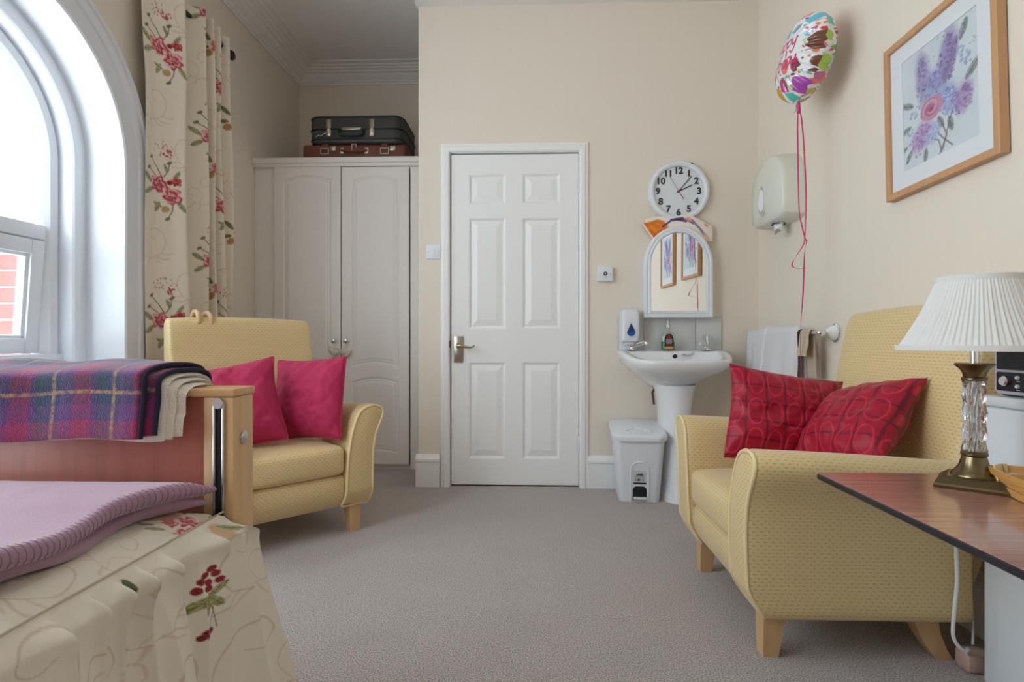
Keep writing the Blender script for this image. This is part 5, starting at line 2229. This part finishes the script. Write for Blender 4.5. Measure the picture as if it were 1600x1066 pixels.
Yb = pth[:, 1][:, None] + (.055 * sstep(.02, .10, Wx) + .05 * Wx) * sstep(.90, 1.012, Sx)
Pskirt = np.stack([Xb, Yb, z], -1)
cv = Canvas(Sx, -Wx * .52, S3(226, 217, 201))
cv.c *= (1 + .03 * (fbm(cv.U * 80, cv.V * 80) - .5))[:, None]
for x, y, s_, m_ in ((.60, -.06, .75, 1), (.70, -.13, .75, -1), (.79, -.06, .6, 1), (.82, -.22, .9, 1), (.97, -.08, .7, -1), (.97, -.27, .95, -1), (.74, -.33, .9, 1)):
    scroll(cv, x, y, s_, m_)


def berries(cv, x, y, s):
    for a in (0, 1):
        cv.stroke([(x, y), (x + .01 * s, y - .06 * s), (x + (.02 - .03 * a) * s, y - .12 * s)], .0045 * s, S3(120, 112, 84), .8)
    for L, a in ((.075, 3.6), (.06, -.9), (.055, .5), (.06, -1.8)):
        cv.leaf(x + .0 * s, y - .01 * s, L * s, a, ((112, 118, 66), (178, 170, 110)))
    for k, (dx, dy) in enumerate(((-.03, .02), (-.018, .045), (.002, .035), (.022, .055), (.03, .03), (.0, .015), (.014, .075), (-.005, .06))):
        cv.ell(x + dx * s, y + dy * s, .0105 * s, .0125 * s, .3 * k, S3(158, 44, 52), 1, .12, .1, S3(120, 24, 36))
    for dx, dy in ((-.03, -.13), (-.012, -.135), (-.02, -.118), (.0, -.12)):
        cv.ell(x + dx * s, y + dy * s, .0095 * s, .011 * s, 0, S3(150, 40, 46), 1, .12, .1, S3(104, 22, 32))


berries(cv, .905, -.105, .52)
berries(cv, .66, -.26, .52)
cv.ell(.70, -.165, .012, .012, 0, S3(190, 50, 66), 1)
cv.leaf(.745, -.012, .03, -1.0, ((56, 66, 44), (90, 100, 70)))
cv.ell(.955, -.02, .02, .014, .3, S3(206, 160, 110), .8, .2, .3)
cv.leaf(.965, -.012, .035, -.6)
colS = cv.get()
# top of the bedspread
xt = np.concatenate([np.linspace(-1.40, -.80, 12)[:-1], np.linspace(-.80, X0, 150)])
yt = np.concatenate([np.linspace(-1.0, .40, 14)[:-1], np.linspace(.40, YE, 330)])
XT, YT = np.meshgrid(xt, yt, indexing='ij')
cxr, cyr = X0 - RC, YE - RC
dx_, dy_ = XT - cxr, YT - cyr
inc = (dx_ > 0) & (dy_ > 0)
mxy = np.maximum(dx_, dy_)
hyp = np.maximum(np.hypot(dx_, dy_), 1e-9)
kx = np.where(inc, mxy / hyp, 1)
XT2, YT2 = np.where(inc, cxr + dx_ * kx, XT), np.where(inc, cyr + dy_ * kx, YT)
edge = np.minimum(X0 - XT2, YE - YT2)
edge = np.where(inc, RC - np.hypot(XT2 - cxr, YT2 - cyr), edge)
ZTt = .572 - .016 * (1 - sstep(0, .05, edge)) + .004 * (fbm(XT2 * 14 + 9, YT2 * 14) - .5) * sstep(0, .03, edge) + .004 * np.sin(YT2 * 70 + 3 * np.sin(YT2 * 20)) * (1 - sstep(0, .035, edge)) * sstep(0, .008, edge)
cv = Canvas(XT2, YT2, S3(226, 217, 201))
for x, y, s_, m_ in ((-.62, .68, .6, 1), (-.60, .80, .5, -1)):
    scroll(cv, x, y, s_, m_)
for x, y, rr in ((-.565, .905, .020), (-.580, .94, .022), (-.553, .955, .018), (-.60, .915, .014)):
    cv.rose(x, y, rr, x * 40)
cv.ell(-.62, .93, .026, .018, .6, S3(186, 120, 96), .8, .2, .3)
for x, y, L, a in ((-.555, .925, .035, .6), (-.60, .955, .035, 2.2), (-.59, .89, .03, -2.4), (-.57, .975, .03, 1.0), (-.61, .89, .03, 3.0)):
    cv.leaf(x, y, L, a)
colT = cv.get()
Ptop = np.stack([XT2, YT2, ZTt], -1)
bs = thing('bedspread', 'cream floral bedspread with gathered skirt covering the bed', 'bedspread', (-.98, 0, .57))
o_ = np.array([.98, 0, -.57])
grid_obj('top_panel', Ptop + o_, M['floral'], bs, cols=colT)
grid_obj('gathered_skirt', Pskirt + o_, M['floral'], bs, cols=colS)
mb = MB()
sp_ = [(p[0] + p[2] * .003 + .98, p[1] + p[3] * .003, ZS + .001 - .57) for p in pth[::4]]
mb.tube(sp_, .0018, 6)
mb.build('seam_cord', mat('seam_cord', srgb(186, 172, 148), .9), bs)

# lilac blanket on the bed ----------------------------------------
lb_ = thing('lilac_blanket', 'folded lilac fleece blanket lying across the foot of the bed', 'blanket', (-.98, .70, .575))
NU, NV = 200, 200


def lilac_layer(xedge, z0, th, y1, seed, curlr):
    """layer of blanket; right edge at xedge(y), thickness th"""
    yv = np.linspace(.05, y1, NU)
    t = np.linspace(0, 1, NV)
    Yv, T = np.meshgrid(yv, t, indexing='ij')
    xe = xedge(Yv)
    # upper surface from the left, rolls over the right edge, returns beneath
    up = np.clip(T / .75, 0, 1)
    ang = np.clip((T - .75) / .17, 0, 1) * PI
    r = th / 2
    xu = -1.38 + (xe - r + 1.38) * up
    Xl = np.where(T < .75, xu, xe - r + r * np.sin(ang) - np.clip((T - .92) / .08, 0, 1) * .12)
    Zl = np.where(T < .75, th, r + r * np.cos(ang))
    wav = .010 * (fbm(Xl * 7 + seed, Yv * 7 + 3 + seed) - .5) * np.where(T < .80, 1, .3) + .006 * np.sin(Yv * 21 + seed) * np.where(T < .92, 1, .0) * sstep(.3, .7, T)
    far = sstep(y1 - .05, y1, Yv)
    Zl = (Zl + wav) * (1 - far * .55) + z0
    return np.stack([Xl + .98, Yv - .70, Zl - .575], -1)


fe = lambda Y: -.618 + .050 * sstep(.78, .98, Y) - .012 * np.sin(Y * 16) - .04 * sstep(.62, .45, Y)
UPF = lilac_layer(fe, .598, .026, .995, 2, 1)
grid_obj('upper_fold', UPF, M['lilac'], lb_)
grid_obj('lower_fold', lilac_layer(lambda Y: fe(Y) - .016 - .01 * np.sin(Y * 23), .574, .025, .985, 7, 1), M['lilac'], lb_)
mb = MB()
for i in range(90, NU, 2):
    mb.tube([UPF[i, j] + np.array([dx, 0, dz]) for j, dx, dz in ((149, 0, .0004), (155, 0, .0008), (163, .0008, .0006), (170, .001, 0), (176, .0008, -.0004))], .0007, 5)
mb.build('blanket_stitch', M['lilac_stitch'], lb_)


# tartan blanket and cream wool blanket over the footboard ---------
def drape_layer(x0, x1, off, zf, zb, nx=60, ns=130, wob=.004, seed=0, slump=0.0):
    """closed-profile cloth layer over the footboard top; off = distance from the board"""
    ymid = 1.02 + FT / 2
    hw_ = FT / 2 + .006 + off
    ztop = .7815 + off
    prof = [(ymid - hw_ - .010, zf), (ymid - hw_ - .006, zf + .03), (ymid - hw_, ztop - .05)]
    for a in np.linspace(PI, 0, 16):
        prof.append((ymid + hw_ * math.cos(a), ztop - .030 + .030 * math.sin(a) ** .6))
    prof += [(ymid + hw_, ztop - .06), (ymid + hw_ + .004, zb)]
    pr_ = np.array(catmull(prof, 6))
    ar = np.concatenate([[0], np.cumsum(np.linalg.norm(np.diff(pr_, axis=0), axis=1))])
    sq_ = np.linspace(0, ar[-1], ns)
    py, pz = np.interp(sq_, ar, pr_[:, 0]), np.interp(sq_, ar, pr_[:, 1])
    Xg_, Sg_ = np.meshgrid(np.linspace(x0, x1, nx), sq_, indexing='ij')
    PY, PZ_ = np.broadcast_to(py, Xg_.shape).copy(), np.broadcast_to(pz, Xg_.shape).copy()
    front = sstep(ymid + .01, ymid - .03, PY)
    PY = PY - wob * front * (np.sin(Xg_ * 26 + seed) + .6 * np.sin(Xg_ * 47 + 2 * seed))
    PZ_ = PZ_ + wob * .8 * np.sin(Xg_ * 31 + seed) * (1 - .4 * front) + slump * front * (Xg_ - x1)
    return Xg_, Sg_, PY, PZ_


def drape(name, m, parent, x0, x1, off, zf, zb, th, paint=None, nx=60, ns=130, seed=0, slump=0.0):
    Xo, So, Yo, Zo = drape_layer(x0, x1, off + th, zf, zb, nx, ns, seed=seed, slump=slump)
    Xi, Si, Yi, Zi = drape_layer(x0, x1, off, zf, zb, nx, ns, seed=seed, slump=slump)
    e = np.clip((x1 - Xo) / (th * .9), 0, 1)
    rnd_ = np.sqrt(np.clip(1 - (1 - e) ** 2, 0, 1))
    e2 = np.clip(So / (th * 1.2), 0, 1)
    rnd_ = rnd_ * (.3 + .7 * np.sqrt(np.clip(1 - (1 - e2) ** 2, 0, 1)))
    mid = np.stack([Xo, (Yo + Yi) / 2, (Zo + Zi) / 2], -1)
    Po = np.stack([Xo, Yo, Zo], -1)
    Pi = np.stack([Xi, Yi, Zi], -1)
    Po = mid + (Po - mid) * rnd_[..., None]
    Pi = mid + (Pi - mid) * rnd_[..., None]
    Pi = Pi[::-1]
    org = np.array(parent.location)
    cols = None
    if paint is not None:
        c = paint(Xo, So)
        cols = np.concatenate([c.reshape(-1, 3), c[::-1].reshape(-1, 3)] + [c[:, 0].repeat(2, 0).reshape(-1, 3)] * 0)
    return grid_obj(name, Po - org, m, parent, cols=cols, extra=[Pi - org])


def tartan(X, S):
    x, s = X + .66, S
    def band(t, per, edges):
        return ((t % per) + per) % per
    px1 = band(-x, .112, 0)
    ps1 = band(s + .006, .128, 0)
    def stripe(p, per):
        c = np.zeros(p.shape + (3,))
        c[...] = S3(150, 30, 84)
        c[p > per * .30] = S3(92, 44, 112)
        c[p > per * .52] = S3(26, 48, 92)
        c[p > per * .78] = S3(34, 60, 74)
        c[p > per * .92] = S3(92, 44, 112)
        return c
    a, b = stripe(px1, .112), stripe(ps1, .128)
    n = fbm(X * 260, S * 260, 2)
    k = np.clip(.5 + (n - .5) * 1.0, 0, 1)[..., None]
    c = a * k + b * (1 - k)
    gold = S3(164, 122, 84)
    for p, q, per in ((px1, .070, .112), (ps1, .088, .128)):
        g_ = (1 - sstep(.0022, .0042, np.abs(p - q)))[..., None] * np.clip(.5 + (n[..., None] - .4) * 2, .2, 1)
        c = c * (1 - g_) + gold * g_
    return c * (.60 + .36 * fbm(X * 420 + 5, S * 420, 2))[..., None]


cb = thing('cream_blanket', 'cream wool blanket folded under the tartan one at the footboard corner', 'blanket', (-1.0, 1.0575, .78))
for k, (x1, off, zf) in enumerate(((-.628, .001, .698), (-.640, .0105, .694), (-.650, .020, .692))):
    drape('fold', M['cream_wool'], cb, -1.36, x1, off, zf, .64, .009, None, 60, 150, seed=.4 * k, slump=.0)
tb = thing('tartan_blanket', 'purple and navy tartan blanket draped over the bed footboard', 'blanket', (-1.0, 1.0575, .80))
drape('under_fold', M['tartan'], tb, -1.38, -.660, .030, .704, .66, .009, tartan, 220, 240, seed=.9, slump=.03)
drape('outer_fold', M['tartan'], tb, -1.38, -.678, .0395, .700, .67, .011, tartan, 330, 330, seed=1.1, slump=.03)
org = np.array(tb.location)
for x1, off, zf, sd_ in ((-.660, .030 + .0045, .704, .9), (-.678, .0395 + .0055, .700, 1.1)):
    Xe, Se, Ye, Ze = drape_layer(x1 - .01, x1, off, zf, .67, 3, 70, seed=sd_, slump=.03)
    mb = MB()
    mb.tube([Vector((Xe[-1, k], Ye[-1, k], Ze[-1, k])) - Vector(org) for k in range(70)], .0045, 8)
    mb.build('edge_binding', M['darkstitch'], tb)

# ------------------------------------------------------------------ overbed table, lamp, basket
TZ = .55
tb_rot = math.radians(-.5)
tab = thing('overbed_table', 'mahogany laminate table with black edging in the right foreground', 'table', (.911, .986, 0), tb_rot)
tw, tl = .225, .405     # half sizes x,y
mb = MB()
rings = []
for ins, z in ((.004, TZ - .016), (.0, TZ - .013), (.0, TZ - .003), (.002, TZ - .0012)):
    rings.append([(x, y, z) for x, y in rrect(2 * (tw - ins), 2 * (tl - ins), .012, 5)])
mb.loft(rings)
mb.build('edge_band', M['edge'], tab)
mb = MB()
mb.loft([[(x, y, z) for x, y in rrect(2 * (tw - .0025), 2 * (tl - .0025), .012, 5)] for z in (TZ - .004, TZ)])
mb.build('table_top', M['laminate'], tab, smooth=False)
mb = MB()
mb.box((.14, -.36, .06), (.19, -.31, TZ - .02), .004)
mb.build('column', M['steel'], tab)
mb = MB()
mb.box((.13, -.38, .03), (.20, -.29, .07), .006)
mb.box((-.18, -.37, .03), (.20, -.33, .065), .006)
mb.build('base_frame', M['steel'], tab)
for x, y in ((-.16, -.35), (.17, -.35)):
    mb = MB()
    mb.cyl((x, y - .012, .02), (x, y + .012, .02), .02, n=18)
    mb.build('castor', M['black'], tab)

lx, ly = .972, 1.270
lamp = thing('table_lamp', 'brass table lamp with pleated white shade and twisted glass column', 'lamp', (lx, ly, TZ), math.radians(-40))
mb = MB()
bh = .067
rings = []
for h_, z in ((bh, .0005), (bh, .006), (bh - .003, .010), (bh - .018, .022), (bh - .022, .024), (bh - .026, .024)):
    rings.append([(-h_, -h_, z), (h_, -h_, z), (h_, h_, z), (-h_, h_, z)])
mb.loft(rings)
mb.build('base', M['brass'], lamp, smooth=False)
mb = MB()
mb.lathe([(.043, .023), (.042, .028), (.036, .034), (.028, .045), (.024, .058), (.022, .066), (.0245, .069), (.0245, .074), (.021, .077)], n=40, close=True)
mb.build('foot_collar', M['brass'], lamp)
mb = MB()
nn = 64
rings = []
for i in range(61):
    z = .076 + .157 * i / 60
    rings.append([((.0200 + .0022 * math.cos(10 * t + i * .20) * math.cos(10 * t - i * .20) + .0012 * math.cos(10 * t + i * .2)) * math.cos(t), (.0200 + .0022 * math.cos(10 * t + i * .20) * math.cos(10 * t - i * .20) + .0012 * math.cos(10 * t + i * .2)) * math.sin(t), z) for t in np.linspace(0, 2 * PI, nn + 1)[:-1]])
mb.loft(rings)
gm, nt, b = new_mat('cut_glass')
b.inputs['Transmission Weight'].default_value = 1.0
b.inputs['Roughness'].default_value = 0.02
b.inputs['IOR'].default_value = 1.5
mb.build('glass_column', gm, lamp, angle=60)
mb = MB()
mb.cyl((0, 0, .07), (0, 0, .25), .006, n=16)
mb.build('inner_rod', M['steel'], lamp)
mb = MB()
mb.lathe([(.021, .232), (.0235, .234), (.0235, .238), (.020, .240), (.021, .248), (.026, .257), (.034, .264), (.037, .267), (.034, .270), (.010, .270)], n=40, close=True)
mb.build('top_cup', M['brass'], lamp)
mb = MB()
mb.cyl((0, 0, .268), (0, 0, .34), .0085, n=20)
mb.build('stem', M['chrome'], lamp)
mb = MB()
mb.lathe([(.012, .303), (.024, .308), (.026, .32), (.022, .37)], n=24, close=True)
mb.build('lamp_holder', M['plastic'], lamp)
mb = MB()
mb.sphere((0, 0, .40), .026, (1, 1, 1.2))
mb.build('bulb', M['plastic'], lamp)
# pleated shade
SB, ST, SZ0, SZ1 = .152, .076, .300, .458
na_ = 720
T_ = np.linspace(0, 2 * PI, na_ + 1)
Kz = np.linspace(0, 1, 12)
TT, KK = np.meshgrid(T_, Kz, indexing='ij')
ph = (TT * 86 / (2 * PI)) % 1.0
ple = np.where(ph < .72, ph / .72, (1 - ph) / .28)
ple = ple * (.8 + .4 * np.sin(TT * 37 + 1) * .5)
R_ = SB + (ST - SB) * KK + (.0042 * (1 - .5 * KK)) * (ple - .5) * sstep(0, .05, KK) * sstep(1, .95, KK) - .006 * np.sin(PI * KK)
P = np.stack([R_ * np.cos(TT), R_ * np.sin(TT), SZ0 + (SZ1 - SZ0) * KK], -1)
sm_, nt, b = new_mat('pleated_fabric')
b.inputs['Base Color'].default_value = (*srgb(238, 238, 236), 1)
b.inputs['Roughness'].default_value = .8
tl_ = nt.nodes.new('ShaderNodeBsdfTranslucent')
tl_.inputs[0].default_value = (*srgb(240, 238, 232), 1)
mx = nt.nodes.new('ShaderNodeMixShader')
mx.inputs[0].default_value = .28
nt.links.new(b.outputs[0], mx.inputs[1])
nt.links.new(tl_.outputs[0], mx.inputs[2])
nt.links.new(mx.outputs[0], nt.nodes['Material Output'].inputs[0])
shd = grid_obj('shade', P, sm_, lamp)
shd.location = (.0095, .008, 0)
for r_, z_, w_ in ((SB + .001, SZ0, .010), (ST + .001, SZ1 - .010, .012)):
    mb = MB()
    mb.lathe([(r_ + .002, z_ - .002), (r_ + .003, z_ + w_), (r_ - .002, z_ + w_), (r_ - .003, z_ - .002), (r_ + .002, z_ - .002)], n=96)
    mb.build('shade_trim', sm_, shd)
mb = MB()
for k in range(3):
    a = 2 * PI * k / 3
    mb.tube([(.02 * math.cos(a), .02 * math.sin(a), .315), (.144 * math.cos(a), .144 * math.sin(a), SZ0 + .002)], .0015, 6)
mb.build('shade_ring', M['steel'], shd)
# flex: over the far edge of the table and down beside the chair
ML = Matrix.Translation((lx, ly, TZ)) @ Matrix.Rotation(math.radians(-40), 4, 'Z')
inv = ML.inverted()
fl = [(1.035, 1.335, .556), (1.050, 1.37, .557), (1.055, 1.400, .553), (1.056, 1.412, .53), (1.056, 1.43, .45), (1.058, 1.44, .36), (1.060, 1.44, .27), (1.052, 1.44, .18), (1.056, 1.445, .125), (1.082, 1.45, .092), (1.112, 1.475, .082), (1.145, 1.52, .045)]
mb = MB()
mb.tube([inv @ Vector(p) for p in catmull(fl, 8)], .0042, 10)
mb.build('flex', M['cord'], lamp)
cd = thing('extension_lead', 'thin white cord and plug hanging behind the table beside the heater', 'cable', (1.205, 1.56, 0))
mb = MB()
mb.tube(catmull([(.01, .05, .50), (.012, .05, .40), (.0, .045, .30), (.005, .04, .2), (.0, .02, .12), (-.03, -.02, .06)], 8), .003, 8)
mb.build('cord', M['cord'], cd)
mb = MB()
mb.box((-.07, -.06, .002), (-.005, -.005, .052), .010)
mb.build('plug', mat('pinkish_plug', srgb(190, 160, 150), .5), cd)

bk = thing('wicker_basket', 'small woven wicker tray at the right edge of the table', 'basket', (1.037, 1.135, TZ), math.radians(-16))
bw_, bl_ = .062, .085
for k in range(3):
    mb = MB()
    ring, ring2 = [], []
    e = .006 * k + .004
    n = 80
    pts = rrect(2 * (bw_ + e), 2 * (bl_ + e), .03, 9)
    pp = catmull([(x, y) for x, y in pts], 2, closed=True)
    z0, z1 = .002 + .0165 * k, .002 + .0165 * k + .0155
    rr0, rr1, rr2, rr3 = [], [], [], []
    for i, p in enumerate(pp):
        th = math.atan2(p[1], p[0])
        wv = .0035 * (1 if ((i // 4) + k) % 2 else -1)
        d = Vector((p[0], p[1], 0)).normalized()
        q0 = Vector((p[0], p[1], z0)) + d * (wv)
        q1 = Vector((p[0], p[1], z1)) + d * (wv + .004)
        rr0.append(q0 - d * .002)
        rr1.append(q0 + d * .002)
        rr2.append(q1 + d * .002)
        rr3.append(q1 - d * .002)
    mb.loft([rr0, rr1, rr2, rr3, rr0], cap=False)
    mb.build('woven_strip', M['wicker'], bk, angle=30)
mb = MB()
mb.loft([[(x, y, z) for x, y in rrect(2 * bw_, 2 * bl_, .03, 8)] for z in (.0005, .005)])
mb.build('basket_floor', M['wicker2'], bk)
pp = rrect(2 * (bw_ + .012), 2 * (bl_ + .012), .035, 5)
pp = catmull(pp, 3, closed=True)
for i in range(0, len(pp), 4):
    p = pp[i]
    d = Vector((p[0], p[1], 0)).normalized()
    t_ = Vector((-d.y, d.x, 0))
    mb = MB()
    b0, b1 = Vector((p[0], p[1], .003)) - d * .008, Vector((p[0], p[1], .055)) + d * .004
    vs = []
    for b_ in (b0, b1):
        for s_, dd in ((-1, -.001), (1, -.001), (1, .002), (-1, .002)):
            vs.append(b_ + t_ * .005 * s_ + d * dd)
    mb._add(vs, [(0, 1, 5, 4), (1, 2, 6, 5), (2, 3, 7, 6), (3, 0, 4, 7), (3, 2, 1, 0), (4, 5, 6, 7)])
    mb.build('stake', M['wicker2'], bk, smooth=False)
nk = thing('folded_napkin', 'folded grey cloth napkin lying in the wicker tray', 'napkin', (1.037, 1.13, TZ + .006), math.radians(-10))
g, uv = rbox((-.040, -.055, 0), (.040, .055, .034), .012, 8, (0, 0, .004))
grid_obj('cloth_fold', g[0], mat('grey_cloth', srgb(176, 186, 190), .9, bump=.4, bscale=400), nk, extra=g[1:])

# ------------------------------------------------------------------ heater cabinet and clock radio
ht = thing('storage_heater', 'tall white enamel heater cabinet at the right wall, far end beside the armchair', 'heater', (1.145, 1.470, 0))
hd_ = XR - 1.145 - .026
mb = MB()
mb.box((0, -.80, .004), (hd_, 0, .705), .010, 3)
mb.build('body', M['heater'], ht)
mb = MB()
mb.box((-.004, -.804, .706), (hd_, .004, .732), .006, 3)
mb.build('top_cover', M['heater'], ht)
mb = MB()
for k in range(14):
    mb.box((.03, -.76 + k * .05, .7315), (hd_ - .03, -.725 + k * .05, .733), .0005, 1)
mb.build('vent_slots', M['steel'], ht, smooth=False)
ra = thing('clock_radio', 'silver clock radio with black panels on top of the white heater', 'clock radio', (1.165, 1.455, .7335), -PI / 2)
# local x along world -y, -y local faces the room
mb = MB()
rings = []
RW, RH_ = .17, .128
for y, ins in ((.10, .004), (.0, .0), (-.004, .003)):
    rings.append([(x + RW / 2, y, z + RH_ / 2 + .004) for x, z in rrect(RW - 2 * ins, RH_ - 2 * ins, .014, 6)])
mb.loft(rings)
mb.build('case', mat('silver_plastic', srgb(200, 204, 214), .3, .3), ra)
mb = MB()
mb.prism([(x + RW / 2, z + .094) for x, z in rrect(RW - .022, .058, .004, 4)], 1, -.0062, -.003)
mb.build('display', M['screen'], ra, smooth=False)
mb = MB()
mb.prism([(x + RW / 2, z + .036) for x, z in rrect(RW - .022, .046, .004, 4)], 1, -.0062, -.003)
mb.build('control_panel', M['screen'], ra, smooth=False)
mb = MB()
mb.lathe([(.0125, 0), (.0125, .006), (.0095, .010)], n=28, M=Matrix.Translation((.038, -.006, .037)) @ RX, close=True)
mb.build('knob', M['chrome'], ra)
for z in (.047, .026):
    for x in (.074, .10, .126):
        mb = MB()
        mb.lathe([(.0048, 0), (.0048, .004), (.0035, .006)], n=18, M=Matrix.Translation((x, -.006, z)) @ RX, close=True)
        mb.build('button', M['plastic'], ra)
mb = MB()
for z in (.0385, .0175):
    for x in (.074, .10, .126):
        mb.box((x - .005, -.0066, z - .0008), (x + .005, -.006, z + .0008))
mb.build('button_marks', M['label'], ra, smooth=False)
mb = MB()
for x in (.02, RW - .02):
    mb.box((x - .012, .01, 0), (x + .012, .08, .006), .002)
mb.build('rubber_feet', M['black'], ra)
